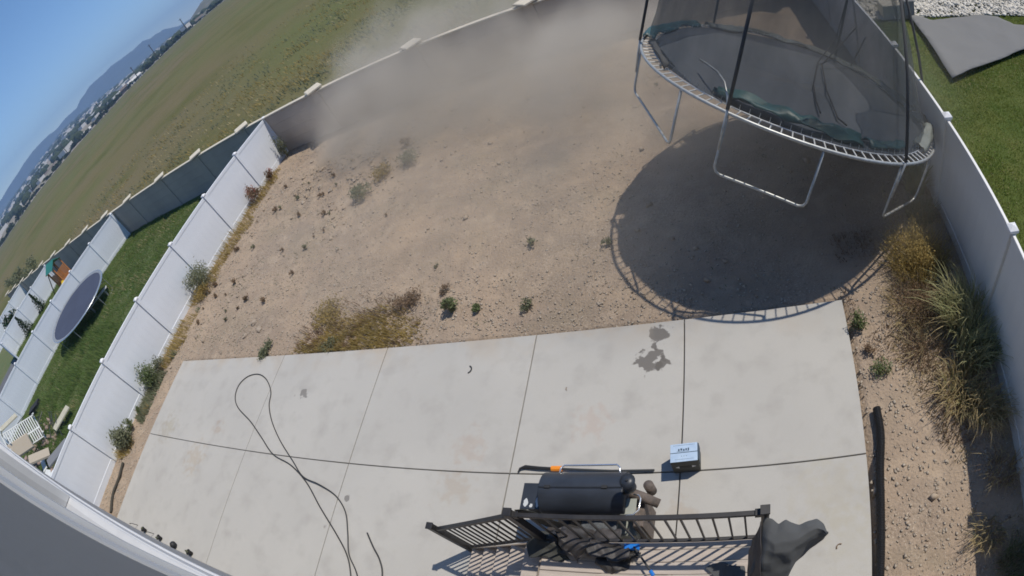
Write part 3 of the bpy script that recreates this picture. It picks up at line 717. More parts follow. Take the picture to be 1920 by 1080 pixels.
cloth_patch([((-.22, -.10, .02), (0, -.11, .06), (.22, -.08, .0)), ((-.24, .04, .06), (0, .05, .10), (.22, .05, .04)), ((-.22, .16, 0), (0, .18, .04), (.2, .17, -.02))], 'cushion', mat('speckled_fabric', (.13, .14, .15), .9, (.07, .075, .08), 60), pc, thick=.05, amp=.02, freq=5, sub=14)

TOPC = [(0.0, 1.39), (.08, 1.36), (.15, 1.30), (.21, 1.34), (.27, 1.32), (.33, 1.29), (.42, 1.33), (.51, 1.33), (.57, 1.28), (.60, 1.20)]
BOTC = [(-.13, .80), (-.04, .76), (.05, .76), (.14, .77), (.23, .80), (.30, .92), (.40, 1.00), (.50, 1.06), (.575, 1.11), (.605, 1.18)]
P = []
for i in range(7):
    t = i / 6; row = []
    for (x0, y0), (x1, y1) in zip(TOPC, BOTC):
        z = 2.02 + .22 * math.sin(t * 3.14) * (1 if x0 > .05 else .5) - .45 * t
        s = (7 - z) / 5.0; x = x0 + (x1 - x0) * t; y = y0 + (y1 - y0) * t
        row.append((x * s, y * s, z))
    P.append(row)
gc = thing('blown_canvas', 'dark grey canvas cover billowing in the wind over the right railing post', 'cover', (0.05, 1.4, 2.0))
def L3(p): return (p[0] - .05, p[1] - 1.4, p[2] - 2.0)
cloth_patch([[L3(q) for q in r] for r in P], 'canvas', M['grey_cloth'], gc, thick=.015, amp=.034, freq=3.6, seed=3, sub=40, ridg=True)
cloth_patch([[L3(q) for q in r] for r in (((-.02, 1.36, 2.03), (-.10, 1.28, 1.75), (-.14, 1.26, 1.35)), ((.0, 1.10, 2.0), (-.14, 1.05, 1.7), (-.17, 1.02, 1.3)), ((-.02, .78, 1.75), (-.12, .74, 1.5), (-.14, .72, 1.25)))],
            'canvas_side', M['cover'], gc, amp=.03, freq=4, seed=8, sub=18, ridg=False)
cloth_patch([[L3(q) for q in r] for r in (((-.62, 1.12, 1.10), (-.4, 1.16, 1.14), (-.2, 1.1, 1.14)), ((-.52, 1.02, 1.08), (-.35, 1.0, 1.12), (-.18, .98, 1.12)), ((-.42, .86, 1.07), (-.3, .84, 1.08), (-.16, .82, 1.08)))],
            'canvas_tail', M['grey_cloth'], gc, amp=.03, freq=5, seed=18, sub=14, ridg=False)

sq = thing('squeegee', 'blue-headed scrubbing brush with a black pole lying on the landing', 'brush', (-1.42, 1.34, 1.16))
MB().box(-.09, .08, -.035, .035, -.02, .035, .012).build('head', M['blue'], sq)
MB().tube([(.02, 0, .03), (.10, -.10, .04), (.24, -.28, .04)], .012, 8).build('pole', M['pole_foam'], sq)
MB().tube([(.235, -.275, .04), (.275, -.33, .04)], .022, 8).build('grip', M['blue'], sq)
rk = random.Random(3)
mb = MB()
for k in range(26): 
    a = rk.random() * 6.28; mb.tube([(rk.uniform(-.08, .08), rk.uniform(-.12, .0), -.06), (rk.uniform(-.1, .1), rk.uniform(-.14, .02), .0), (rk.uniform(-.1, .1), rk.uniform(-.16, 0), -.02)], .008, 4)
mb.build('bristles', M['cover'], sq)

# ------------------------------------------------------------------ box, hoses, pipes
bx = thing('carton', 'small dark carton with pale blue top flaps standing on the patio', 'box', (-1.05, 2.785, .0), R(3))
bx.scale = (1.10, 1.08, 1.20)
MB().box(-.165, .165, -.12, .12, 0.002, .325, .004).build('body', M['carton'], bx)
for a, b in ((-.118, -.004), (.004, .118)): MB().box(-.163, .163, a, b, .326, .331, .001).build('top_flap', M['label'], bx)
MB().box(-.163, .163, -.0035, .0035, .3275, .3325).build('tape_seam', M['ink'], bx)
mb = MB()
for k, (x, w) in enumerate(((-.06, .018), (-.03, .022), (0, .018), (.028, .02), (.055, .016))): mb.box(x - w / 2, x + w / 2, .022 + .006 * (k % 2), .046 + .005 * ((k + 1) % 3), .3312, .3318)
mb.box(-.085, .06, .014, .019, .3312, .3318)
mb.build('printed_logo', M['ink'], bx)
mb = MB()
for x in (-.03, .0, .03): mb.box(x - .004, x + .006, -.05, -.043, .3312, .3318)
mb.box(-.11, .12, -.088, -.085, .3312, .3318); mb.box(-.13, .13, .095, .098, .3312, .3318)
mb.build('small_print', M['ink'], bx)
MB().box(-.075, .075, -.1225, -.119, .155, .195).build('hand_hole', M['grill_d'], bx)
for s in (-1, 1): MB().quad_strip([[(s * .078, y, .15), (s * .078, y, .20), (s * .125, y, .175)] for y in (-.1228, -.119)]).build('printed_arrow', M['cap'], bx)
f_ = MB().box(.166, .176, -.10, .11, .17, .32, .002).build('side_flap', M['ink'], bx)

def spline(pts, n=6):
    pts = [Vector(p) for p in pts]; out = []
    for i in range(len(pts) - 1):
        p0, p1, p2, p3 = pts[max(i - 1, 0)], pts[i], pts[i + 1], pts[min(i + 2, len(pts) - 1)]
        for k in range(n):
            t = k / n; out.append(.5 * ((2 * p1) + (p2 - p0) * t + (2 * p0 - 5 * p1 + 4 * p2 - p3) * t * t + (3 * p1 - p0 - 3 * p2 + p3) * t ** 3))
    return out + [pts[-1]]
H1 = [(-5.8, -.08), (-6.09, .64), (-6.3, .99), (-6.67, 1.32), (-7.24, 1.75), (-7.79, 2.18), (-8.4, 2.49), (-9.06, 2.67), (-9.67, 3.03), (-10.29, 3.39), (-11.0, 3.72), (-11.33, 4.01), (-11.4, 4.36), (-11.17, 4.61), (-10.76, 4.67), (-10.34, 4.51),
      (-9.98, 4.18), (-9.84, 3.83), (-9.52, 3.44), (-9.01, 3.01), (-8.36, 2.58), (-7.91, 2.28), (-7.41, 2.17), (-6.94, 2.01), (-6.6, 1.74), (-6.41, 1.37), (-6.25, 1.0), (-5.94, .67), (-5.6, .0)]
H1z = [(x, y, .014 + (.022 if 20 <= i <= 22 or i == 27 else 0)) for i, (x, y) in enumerate(H1)]
tag(MB().tube(spline(H1z), .0125, 6).build('garden_hose', M['hose'], None, True), 'long dark hose looped in a teardrop across the left half of the patio', 'hose')
tag(MB().tube(spline([(-6.0, 1.44, .013), (-5.8, 1.22, .013), (-5.6, 1.02, .013), (-5.47, .77, .013), (-5.42, .3, .013)]), .014, 6).build('cord', M['hose'], None, True), 'short curved black cord lying alone on the patio left of the stairs', 'cord')
def corr(path, r, m, name, label, step=.011):
    pts = spline(path, 40); L = [0]
    for a, b in zip(pts, pts[1:]): L.append(L[-1] + (b - a).length)
    n = int(L[-1] / step); P2, rr, j = [], [], 0
    for i in range(n):
        s = L[-1] * i / (n - 1)
        while j < len(L) - 2 and L[j + 1] < s: j += 1
        P2.append(pts[j].lerp(pts[j + 1], (s - L[j]) / max(L[j + 1] - L[j], 1e-6))); rr.append(r if i % 2 else r * .88)
    o = MB().tube(P2, rr, 14).build(name, m); tag(o, label, 'pipe'); return o
corr([(1.655, 3.30, .03), (1.665, 2.9, .03), (1.60, 2.4, .03), (1.57, 1.9, .03), (1.55, 1.4, .03), (1.53, .9, .03), (1.52, .3, .03)], .062, M['pipe'], 'drain_pipe', 'black corrugated drain pipe lying in the dirt beside the patio edge')
corr([(-16.1, 1.55, .0), (-15.95, 1.05, .0), (-15.93, .5, .0), (-15.6, -.05, .0)], .05, mat('dusty_pipe', (.055, .050, .038), .8), 'drain_pipe', 'short dusty dark pipe between the left fence and the patio corner')
def scrap(x, y, s, name, label, mm, rz=0):
    P = [[(s * math.cos(a) * r, s * math.sin(a) * r, .004 + .25 * s * (r - .7) ** 2) for r in (.72, .86, 1.0)] for a in np.linspace(0, 2.6, 9)]
    o = MB().grid(P).build(name, M[mm]); o.location = (x, y, .004); o.rotation_euler = (0, 0, rz); so = o.modifiers.new('t', 'SOLIDIFY'); so.thickness = .006
    return tag(o, label, 'scrap')
scrap(-4.87, 4.58, .085, 'rubber_scrap', 'dark crescent-shaped scrap alone on the middle of the patio', 'hose', -1.3)
scrap(1.0, 1.45, .05, 'dry_leaf', 'small curled brown leaf on the patio near the right edge', 'brownweed', 1)
scrap(-2.97, 4.1, .03, 'dry_leaf', 'tiny curled leaf on the patio left of the dark wet marks', 'brownweed', 2)

# small planters and tools along the house wall, on the patio
for i, (x, kind, lb) in enumerate([(-13.65, 'stick', 'dark tool handle leaning against the house wall at the patio corner'), (-13.1, 'pot', 'first small black pot in the row along the house wall'), (-12.65, 'stick', 'bent dark stake leaning at the wall between the two pots'),
                               (-12.2, 'pot', 'second small black pot in the row along the house wall'), (-11.45, 'ball', 'round black ball-like lump by the house wall'), (-10.7, 'pot', 'black pot nearest the stairs by the house wall')]):
    t = thing('wall_item' if kind == 'ball' else ('garden_stake' if kind == 'stick' else 'flower_pot'), lb, 'garden item' if kind != 'pot' else 'pot', (x, -.02, 0)); t.scale = (.62, .62, .62)
    if kind == 'pot':
        MB().quad_strip([[(r * math.cos(j * .524), r * math.sin(j * .524), z) for j in range(12)] for r, z in ((.07, 0), (.10, .17), (.115, .17), (.115, .20), (.095, .20), (.09, .15))], True, True).build('pot', M['grill_d'], t, True)
        npmesh('plant', *leaves(40, .10, .16, .03, z0=.17), M['sage'], t)
    elif kind == 'stick': MB().tube([(0, .05, 0), (.03, .0, .30), (.10, -.05, .46), (.16, -.06, .45)], .014, 6).build('shaft', M['grill_d'], t)
    else: 
        MB().quad_strip([[(max(.14 * math.sin(a), .004) * math.cos(j * .524), max(.14 * math.sin(a), .004) * math.sin(j * .524), .14 - .14 * math.cos(a)) for j in range(12)] for a in np.linspace(0, math.pi, 9)], True, True).build('body', M['grill_d'], t, True)
        MB().tube([(0, 0, .27), (.02, 0, .31)], .02, 6).build('nub', M['hose'], t)

# ------------------------------------------------------------------ made-up grey sheet, rock bed, right neighbour
TP = [(6.4, 14.6), (6.97, 14.04), (7.9, 14.15), (8.84, 14.29), (9.62, 14.13), (9.96, 13.64), (10.6, 13.55), (10.1, 13.1), (11.3, 12.7), (11.2, 11.6), (9.36, 12.17), (6.05, 10.91), (6.15, 12.0), (6.28, 13.05)]
def filler_sheet():  # invented sheet standing in for a blank grey area
    import bmesh
    bm = bmesh.new(); f = bm.faces.new([bm.verts.new((x - 8, y - 12.8, 0)) for x, y in TP]); bmesh.ops.triangulate(bm, faces=[f])
    for _ in range(4): bmesh.ops.subdivide_edges(bm, edges=[e for e in bm.edges if e.calc_length() > .22], cuts=1, use_grid_fill=False); bmesh.ops.triangulate(bm, faces=bm.faces[:])
    for v in bm.verts:
        v.co.z = .10 + .05 * noise.noise(Vector((v.co.x * 1.3, v.co.y * 1.3, 4))) + .015 * noise.noise(v.co * 5)
    me = bpy.data.meshes.new('filler_sheet'); bm.to_mesh(me); bm.free()
    o = link('filler_sheet', me, M['filler_sheet'], None, True, (8, 12.8, .0)); s = o.modifiers.new('t', 'SOLIDIFY'); s.thickness = .02
    return tag(o, 'flat grey made-up sheet filling a blank area of the green lawn right of the trampoline', 'filler_sheet')
filler_sheet()

def stones(n, xf, smin, smax, zf, name, m, pw=2.5, flat=.7):
    x, y = xf(n); n = len(x); s = smin + (smax - smin) * rng.random(n) ** pw
    o = np.array([(1, 0, 0), (-1, 0, 0), (0, 1, 0), (0, -1, 0), (0, 0, 1), (0, 0, -1)], float)
    F = np.array([(0, 2, 4), (2, 1, 4), (1, 3, 4), (3, 0, 4), (2, 0, 5), (1, 2, 5), (3, 1, 5), (0, 3, 5)])
    a = rng.random(n) * 6.28; ca_, sa = np.cos(a), np.sin(a)
    V = o[None] * (s[:, None, None] * (.7 + .6 * rng.random((n, 6, 3)))) ; V = V + (rng.random((n, 6, 3)) - .5) * s[:, None, None] * .9
    X = V[..., 0] * ca_[:, None] - V[..., 1] * sa[:, None]; Y = V[..., 0] * sa[:, None] + V[..., 1] * ca_[:, None]
    V = np.stack([X + x[:, None], Y + y[:, None], V[..., 2] * flat + (zf(x, y) + s * .2)[:, None]], 2)
    return npmesh(name, V.reshape(-1, 3), (F[None] + 6 * np.arange(n)[:, None, None]).reshape(-1, 3), m)
def dens(area, fn):
    def g(n):
        x = area[0] + (area[1] - area[0]) * rng.random(n); y = area[2] + (area[3] - area[2]) * rng.random(n)
        k = rng.random(n) < fn(x, y); return x[k], y[k]
    return g
off_patio = lambda x, y: ~((x > PX0 - .02) & (x < PX1 + .02) & (y < PY1 + .03))
gravel_d = lambda x, y: off_patio(x, y) * np.clip(.05 + .30 * (x < -8.5) * (vnoise(x, y, .8, 75, 2) > .42) + .9 * np.exp(-((y - 5.6) / 1.1) ** 2) * (x < -1) + 1.0 * (x > 1.4) * (y < 5.5) + 1.4 * np.clip(vnoise(x, y, .35, 3, 2) - .45, 0, 1) + .5 * np.exp(-((x + 15.6) / 1.2) ** 2), 0, 1)
stuff(stones(90000, dens((-16.7, 3.7, -.5, 16), gravel_d), .006, .032, soil_h, 'gravel', mat('soil_gravel', (.45, .39, .315), .95, (.28, .23, .18), 30), 2), 'loose gravel and crumbs of soil strewn over the bare yard', 'gravel')
clod_d = lambda x, y: off_patio(x, y) * np.clip(2.0 * np.exp(-(((x + 12.2) / 2.8) ** 2 + ((y - 11.9) / 1.7) ** 2)) * (vnoise(x, y, .9, 71, 2) > .48) + .5 * np.exp(-(((x + 14) / 1.8) ** 2 + ((y - 7.5) / 2) ** 2)) * (vnoise(x, y, 1.2, 72, 2) > .55) + .02 + .10 * (x > 2.0) * (y < 4) * (vnoise(x, y, 1.5, 73, 2) > .48), 0, 1)
stuff(stones(9000, dens((-16.6, 3.6, .2, 15.6), clod_d), .025, .085, soil_h, 'soil_clods', mat('clod_soil', (.40, .325, .245), 1, (.27, .21, .155), 8), 2), 'dry clods and lumps of dug soil in patches on the bare yard', 'clods')
stuff(stones(15000, dens((4.2, 24, 14.5, 16.6), lambda x, y: np.clip((16.75 - y) / 1.2, .5, 1)), .03, .085, lambda x, y: -.02 + np.clip((y - 14.5) * .12, 0, .3) + 0 * x, 'rock_bed', M['rock_w'], 1.5), 'bed of pale loose rocks along the rear wall beyond the green lawn', 'rock bed')
cb = thing('concrete_block', 'squat pale concrete block set in the rock bed beside the fence', 'block', (6.0, 14.7, 0))
MB().box(-.45, .25, -.18, .30, -.1, .42, .02).build('block', M['precast_cap'], cb); MB().box(.28, .62, -.22, .22, -.1, .55, .02).build('end_block', M['filler_sheet'], cb)

def rock(x, y, s, label, seed, mm='rock'):
    r = random.Random(seed); V, F = [], []
    import bmesh
    bm = bmesh.new(); bmesh.ops.create_icosphere(bm, subdivisions=2, radius=s)
    for v in bm.verts:
        q = v.co.normalized(); v.co *= .75 + .55 * noise.noise(q * 1.4 + Vector((seed, 0, 0))) + .12 * noise.noise(q * 4 + Vector((seed, 9, 0))); v.co.z *= .62; v.co.x *= 1.25
    me = bpy.data.meshes.new('rock'); bm.to_mesh(me); bm.free()
    o = link('rock', me, M[mm], None, False, (x, y, float(soil_h(np.array([x]), np.array([y]))[0]) + s * .22)); o.rotation_euler = (0, 0, r.random() * 6)
    return tag(o, label, 'rock', None)
rock(-12.15, 6.35, .11, 'farthest of three fist-sized rocks beside the patio corner in the dirt', 1)
rock(-11.75, 6.12, .12, 'right-hand rock of the three beside the patio corner, lightest and largest', 2)
rock(-12.25, 5.95, .10, 'nearest of the three rocks beside the patio corner in the dirt', 3)
for i, (x, y, s) in enumerate([(-12.6, 12.0, .12), (-11.3, 12.5, .10), (-10.5, 12.9, .13), (-13.1, 11.4, .10), (-11.9, 11.6, .11), (-10.9, 11.7, .09), (-9.9, 12.4, .10), (2.45, 2.1, .035), (2.3, 1.75, .03), (2.6, 1.5, .035), (-14.6, 6.9, .08), (-15.4, 8.3, .07), (-10.0, 8.6, .06), (-3.4, 8.2, .05), (-8.0, 6.6, .06), (-2.6, 5.75, .06), (-14.2, 14.0, .10), (-15.0, 13.4, .09)]):
    o = rock(x, y, s, 'one of the scattered brown rocks lying on the bare dirt', 20 + i); o['group'] = 'rocks scattered over the dirt'

# ------------------------------------------------------------------ grass and weeds
def grass_field(name, n, area, hgt, width, m, cond, zf, label, lean=(-.3, -.2), patch=1.0):
    x = area[0] + (area[1] - area[0]) * rng.random(n); y = area[2] + (area[3] - area[2]) * rng.random(n)
    k = cond(x, y) & (rng.random(n) < .35 + patch * vnoise(x, y, 1.3, 81, 3)); x, y = x[k], y[k]; n = len(x)
    z = zf(x, y); h = hgt * (.5 + vnoise(x, y, .9, 91, 3)) * (.6 + .8 * rng.random(n)); a = rng.random(n) * np.pi; d = rng.random(n) * 2 * np.pi; sp = .6 * h * rng.random(n)
    wx, wy = np.cos(a) * width, np.sin(a) * width; tx, ty = x + np.cos(d) * sp + lean[0] * h, y + np.sin(d) * sp + lean[1] * h
    V = np.stack([np.stack([x - wx, y - wy, z], 1), np.stack([x + wx, y + wy, z], 1), np.stack([tx, ty, z + h], 1)], 1).reshape(-1, 3)
    return stuff(npmesh(name, V, np.arange(3 * n).reshape(n, 3), m), label, 'grass')
T = lambda x, y: np.ones_like(x, bool)
grass_field('lawn_grass', 150000, (-32.6, -17.0, -.5, 15.2), .085, .013, M['grass'], T, lawn_h(21), 'green grass of the lawn between the two long white fences')
grass_field('tall_grass', 26000, (-30.5, -17.2, .3, 7.5), .26, .016, M['grass'], lambda x, y: vnoise(x, y, .7, 95, 2) > .45, lawn_h(21), 'overgrown tufts at the near end of the left lawn')
grass_field('dry_tufts', 5000, (-30, -17.5, 1.0, 14.5), .2, .014, M['straw'], lambda x, y: vnoise(x, y, .8, 96, 2) > .6, lawn_h(21), 'straw-coloured tufts in the left lawn')
grass_field('lawn_grass', 22000, (-46.3, -33.0, 6.0, 15), .12, .02, M['grass'], T, lawn_h(22), 'strip of green grass between the second and third white fence')
grass_field('lawn_grass', 300000, (3.95, 15, .5, 14.7), .042, .0065, M['grass_r'], T, lawn_h(23), 'olive green grass of the lawn right of the right fence')
grass_field('lawn_straw', 9000, (3.95, 14, 1, 14), .05, .010, M['straw'], lambda x, y: vnoise(x, y, 1.2, 97, 2) > .52, lawn_h(23), 'dry yellow blades among the olive right lawn')
grass_field('field_edge_grass', 16000, (-50, 4, 15.0, 21), .42, .03, M['straw'], lambda x, y: (y > WY(x) + .35) & (y < WY(x) + 1.2 + 2.2 * vnoise(x, y, .3, 98, 2)), lambda x, y: -.2 + 0 * x, 'dry yellow grass along the field side of the rear wall')
matd = lambda x, y: np.exp(-((x + 8.0) / 1.55) ** 4) * np.exp(-(np.maximum(y - 5.45, 0) / (.35 + .75 * vnoise(x, y, 1.1, 99, 3))) ** 2)
for nm_, cnt_, mm_, hh_, sd_ in (('field_tufts', 60000, 'golden', .22, 61), ('field_green_tufts', 60000, 'sage', .20, 62), ('field_straw_tufts', 20000, 'straw', .18, 63)):
    grass_field(nm_, cnt_, (-75, 6, 16.5, 62), hh_, .045, M[mm_], lambda x, y: (y > WY(x) + .6) & (vnoise(x, y, .35, sd_, 3) > .55) & (rng.random(len(x)) < np.clip((70 - np.hypot(x, y)) / 45, 0, 1)), lambda x, y: field_z(np.hypot(x, y), np.degrees(np.arctan2(y, x))), {'field_tufts': 'golden dry tufts dotted over the near part of the field', 'field_green_tufts': 'green tufts dotted over the near part of the field', 'field_straw_tufts': 'pale straw tufts dotted over the near part of the field'}[nm_])
grass_field('dry_weed_mat', 17000, (-10.3, -5.6, 5.24, 7.0), .13, .011, M['golden'], lambda x, y: (rng.random(len(x)) < 1.25 * matd(x, y) - .10) & (vnoise(x, y, 2.6, 94, 3) > .40), lambda x, y: soil_h(x, y), 'matted golden brown weeds along the far edge of the patio')
grass_field('brown_weed_mat', 8000, (-10.0, -5.6, 5.3, 6.8), .13, .011, M['brownweed'], lambda x, y: (rng.random(len(x)) < matd(x, y)) & (vnoise(x, y, 1.8, 93, 2) > .5), soil_h, 'rusty brown weeds mixed into the golden mat')
grass_field('fence_base_weeds', 9000, (-16.7, -15.4, 1.5, 14.5), .22, .014, M['golden'], lambda x, y: (x < -16.35 + .9 * vnoise(x, y, .6, 92, 2)) & (vnoise(x, y, .9, 90, 2) > .56 - .14 * np.exp(-((y - 10.3) / 2.2) ** 2)) & (rng.random(len(x)) < .6), soil_h, 'low golden weeds along the foot of the left fence')
grass_field('fence_base_green', 5000, (-16.7, -15.9, 1.5, 8.5), .20, .018, M['sage'], lambda x, y: (vnoise(x, y, 1.1, 89, 2) > .5), soil_h, 'low grey-green weeds at the foot of the left fence')
grass_field('straw_litter', 9000, (1.9, 3.75, .4, 7.6), .07, .006, M['straw'], lambda x, y: (x > 2.4 + .4 * np.sin(y)) & (vnoise(x, y, 1.5, 88, 2) > .42), lambda x, y: soil_h(x, y) + .01, 'broken straw scattered along the right fence', lean=(0, 0))
grass_field('strip_weeds', 5200, (1.5, 3.2, 2.6, 6.6), .09, .008, M['brownweed'], lambda x, y: vnoise(x, y, 1.4, 87, 2) > .52, soil_h, 'low dry weeds in the dirt strip right of the patio')
grass_field('sparse_sprouts', 9000, (-16, 3, 5.4, 15.5), .06, .010, M['sage'], lambda x, y: vnoise(x, y, 1.6, 86, 2) > .68 - .05 * (x < -9), soil_h, 'tiny sprouts dotted over the bare dirt')

def clump(x, y, n, r, h, mm, label, lean, width=.008, seed=1, extra=None, name='grass_clump'):
    t = thing(name, label, 'grass clump', (x, y, -.04)); g = np.random.default_rng(seed)
    V, F = blades(0, 0, 0, n, r, h, lean, width, .55, 4, rgen=g, droop=.8); npmesh('blade_tuft', V, F, M[mm], t)
    if extra:
        V, F = blades(0, 0, 0, int(n * .35), r * .9, h * .75, (lean[0] * .5, lean[1] * .5), width, .9, 4, rgen=g, droop=1.0); npmesh('dry_stems', V, F, M[extra], t)
    return t
clump(3.38, 4.55, 440, .34, 1.15, 'reed', 'tall pale green reed clump leaning against the shaded right fence', (-.28, .05), .009, 1, 'straw')
clump(3.45, 3.95, 360, .34, .95, 'reed', 'drooping darker reed clump just in front of the tallest reeds', (.10, -.10), .009, 2, 'sage')
clump(3.10, 3.35, 420, .42, .60, 'straw', 'sprawling olive grass clump at the shadow edge, nearer the drain pipe', (-.15, -.2), .007, 3, 'reed')
clump(3.42, 3.0, 300, .30, .85, 'straw', 'bleached straw clump hanging over the dark shade by the right fence', (-.1, -.35), .006, 4, 'reed')
clump(3.5, 7.45, 240, .20, 1.0, 'reed', 'thin pale grass stalks standing between the trampoline and the right fence', (-.05, .1), .008, 5, 'straw')
clump(3.35, 6.75, 300, .28, .55, 'sage', 'dark green low clump in the fence shade beyond the golden bush', (0, 0), .008, 6, 'green')
clump(3.15, 1.25, 150, .25, .5, 'straw', 'straw tuft in the fence shade low in the bottom right corner', (-.3, -.2), .006, 7, 'sage')
clump(3.55, .75, 220, .28, .6, 'sage', 'green grass clump at the very bottom right against the fence', (-.1, .1), .007, 8, 'green')
clump(3.5, 2.1, 120, .28, .6, 'straw', 'few bent dry stalks in the dark fence shade below the sprawling clump', (-.35, -.1), .006, 9, 'brownweed')
def bush(x, y, r, h, mm, label, n, leaf, lean=(0, 0), extra=None, seed=1, name='bush'):
    t = thing(name, label, 'bush', (x, y, -.04)); g = np.random.default_rng(seed); mb = MB()
    for k in range(14):
        a = random.random() * 6.28; mb.tube([(0, 0, 0), (math.cos(a) * r * .45, math.sin(a) * r * .45, h * .5), (math.cos(a) * r * .8, math.sin(a) * r * .8, h * .85)], [.010, .007, .004], 4)
    mb.build('stem', M['stalk'], t)
    V, F = leaves(n, r, h, leaf, g); V[:, 0] += lean[0] * V[:, 2]; V[:, 1] += lean[1] * V[:, 2]; npmesh('foliage', V, F, M[mm], t)
    V, F = blades(0, 0, 0, int(n * .25), r * .9, h * 1.05, lean, .005, .7, 3, rgen=g); npmesh('blade_tuft', V, F, M[extra or mm], t)
    return t
bush(2.95, 5.70, .58, .62, 'golden', 'rounded golden yellow bush at the right end of the trampoline shadow', 3600, .020, (-.1, .1), 'golden', 1)
bush(2.72, 4.95, .58, .30, 'brownweed', 'low brown withered thicket just in front of the golden bush', 2600, .018, (-.1, -.1), 'straw', 2)
bush(2.60, 4.15, .50, .16, 'brownweed', 'thin brown weeds spreading toward the patio from the withered thicket', 1300, .016, (0, 0), 'straw', 3)
weed(1.60, 4.72, .20, .30, 'green', 'blurred green weed overhanging the right edge of the patio', 420, .025)
weed(1.82, 3.92, .20, .18, 'green', 'low green and reddish weed between the patio edge and the brown thicket', 420, .02)
weed(1.72, 4.25, .12, .14, 'brownweed', 'small reddish dry weed tight against the patio edge', 200, .018)
weed(-16.40, 4.45, .42, .85, 'green', 'bushy green weed growing up the left fence near the patio corner', 1500, .035)
weed(-16.35, 4.95, .30, .55, 'sage', 'greyish weed beside the bushy green one on the left fence', 600, .03)
weed(-16.30, 2.25, .42, .75, 'sage', 'leafy grey-green bush at the left fence beside the dusty pipe', 1400, .045)
weed(-16.45, 2.75, .22, .45, 'green', 'small green weed just beyond the leafy bush at the left fence', 420, .03)
weed(-16.5, 3.35, .16, .3, 'green', 'smallest green weed between the two bushy ones at the left fence', 250, .03)
weed(-16.30, 8.35, .60, .95, 'sage', 'large hazy olive weed halfway along the left fence', 1900, .035)
weed(-16.0, 7.9, .45, .5, 'golden', 'dull golden weed in front of the large hazy one at the left fence', 900, .03)
weed(-16.45, 12.6, .34, .75, 'brownweed', 'reddish flowering weed at the left fence, third bay from the rear wall', 800, .035, flower='redflower')
weed(-16.45, 13.85, .26, .5, 'brownweed', 'small plant with red blooms at the left fence near the rear wall', 500, .035, flower='redflower')
weed(-16.45, 15.3, .28, 1.1, 'sage', 'vine-like grey weed climbing the last panel of the left fence', 700, .035)
weed(-10.95, 5.38, .30, .22, 'sage', 'flat grey-green weed creeping over the far patio edge near its corner', 700, .03)
weed(-8.6, 5.36, .30, .14, 'sage', 'low green weed tucked under the golden mat at the patio edge', 400, .03)
weed(-5.62, 6.0, .17, .38, 'green', 'upright dark green weed alone in the dirt beyond the patio', 420, .035)
weed(-5.05, 5.92, .10, .16, 'green', 'small round green weed right of the upright one', 260, .028)
weed(-3.95, 5.86, .17, .14, 'sage', 'flat sparse weed in the dirt left of the trampoline shadow', 260, .025)
weed(-5.9, 6.5, .16, .2, 'brownweed', 'little brown weed behind the upright green one', 220, .025)
weed(-10.1, 10.7, .42, .38, 'sage', 'olive scrub patch in the middle of the yard, nearest of the pair', 900, .03)
weed(-9.7, 11.5, .38, .34, 'golden', 'golden green scrub behind the nearest olive patch', 700, .03)
weed(-8.75, 11.75, .42, .36, 'sage', 'dusty scrub patch to the right of the middle pair', 800, .03)
weed(-9.3, 12.9, .24, .30, 'brownweed', 'dark narrow scrub farthest in the middle of the yard', 420, .03)
weed(-6.8, 6.35, .42, .24, 'brownweed', 'rusty weed clump rising at the right end of the golden mat', 700, .028)
weed(-9.1, 6.3, .55, .26, 'golden', 'dull yellow weed clump behind the left end of the golden mat', 800, .03)
small = None
for k in range(44):
    x, y = random.uniform(-16, -1.5), random.uniform(6.2, 15)
    if random.random() < .45: x, y = random.uniform(-15.8, -11.0), random.uniform(6.0, 13)
    if (x - 1.4 + 3) ** 2 + (y - 8) ** 2 < 9 and x > -2: continue
    if small is None:
        small = weed(x, y, .10, .12, 'brownweed', 'tiny dry weed dotted over the bare dirt', 90, .022, 'tiny dry weeds dotted over the dirt', stalks=5)
    else:
        c = copy_tree(small); c.location = (x, y, -.05); c.scale = [random.uniform(.6, 1.7)] * 3; c.rotation_euler = (0, 0, random.random() * 6)
        if k % 3 == 0:
            for ch in c.children:
                if ch.name.startswith('foliage'): ch.material_slots[0].link = 'OBJECT'; ch.material_slots[0].material = M['sage']

# ------------------------------------------------------------------ left neighbour: trampoline, board, junk
t2 = thing('trampoline', 'bare blue-grey trampoline without net on the lawn by the second white fence', 'trampoline', (-29.35, 8.35, .92), 0)
t2.rotation_euler = (R(2), R(4), 0)
M['mat2'] = mat('faded_blue_mat', (0.050, 0.062, 0.100), .85, (0.042, 0.052, 0.085), .8)
R2 = 2.32
MB().tube([(R2 * math.cos(i * .131), R2 * math.sin(i * .131), 0) for i in range(48)], .035, 8, True).build('frame_ring', M['chrome'], t2, True)
MB().quad_strip([[(r * math.cos(i * .131), r * math.sin(i * .131), -.03 * (1 - r / 2.2)) for i in range(48)] for r in (.01, 1.2, 2.16)], True, False).build('jump_mat', M['mat2'], t2, True)
MB().quad_strip([[(r * math.cos(i * .131), r * math.sin(i * .131), z) for i in range(48)] for r, z in ((2.16, .01), (2.22, .03), (2.30, .03))], True, False).build('edge_band', M['steel'], t2, True)
for k in range(4):
    a0, a1 = .5 + 1.571 * k - .3, .5 + 1.571 * k + .3
    A, B = [(R2 * math.cos(a), R2 * math.sin(a)) for a in (a0, a1)]
    MB().tube([(*A, 0), (*A, -.80), (A[0] * .98 + B[0] * .02, A[1] * .98 + B[1] * .02, -.88), (*B, -.88), (*B, 0)], .022, 6).build('leg', M['steel'], t2)
bd = thing('board', 'long white board lying tilted beside the bare trampoline', 'board', (-28.2, 9.1, .0), R(62))
MB().box(-.85, .85, -.19, .19, .34, .375, .008).build('panel', M['white_w'], bd)
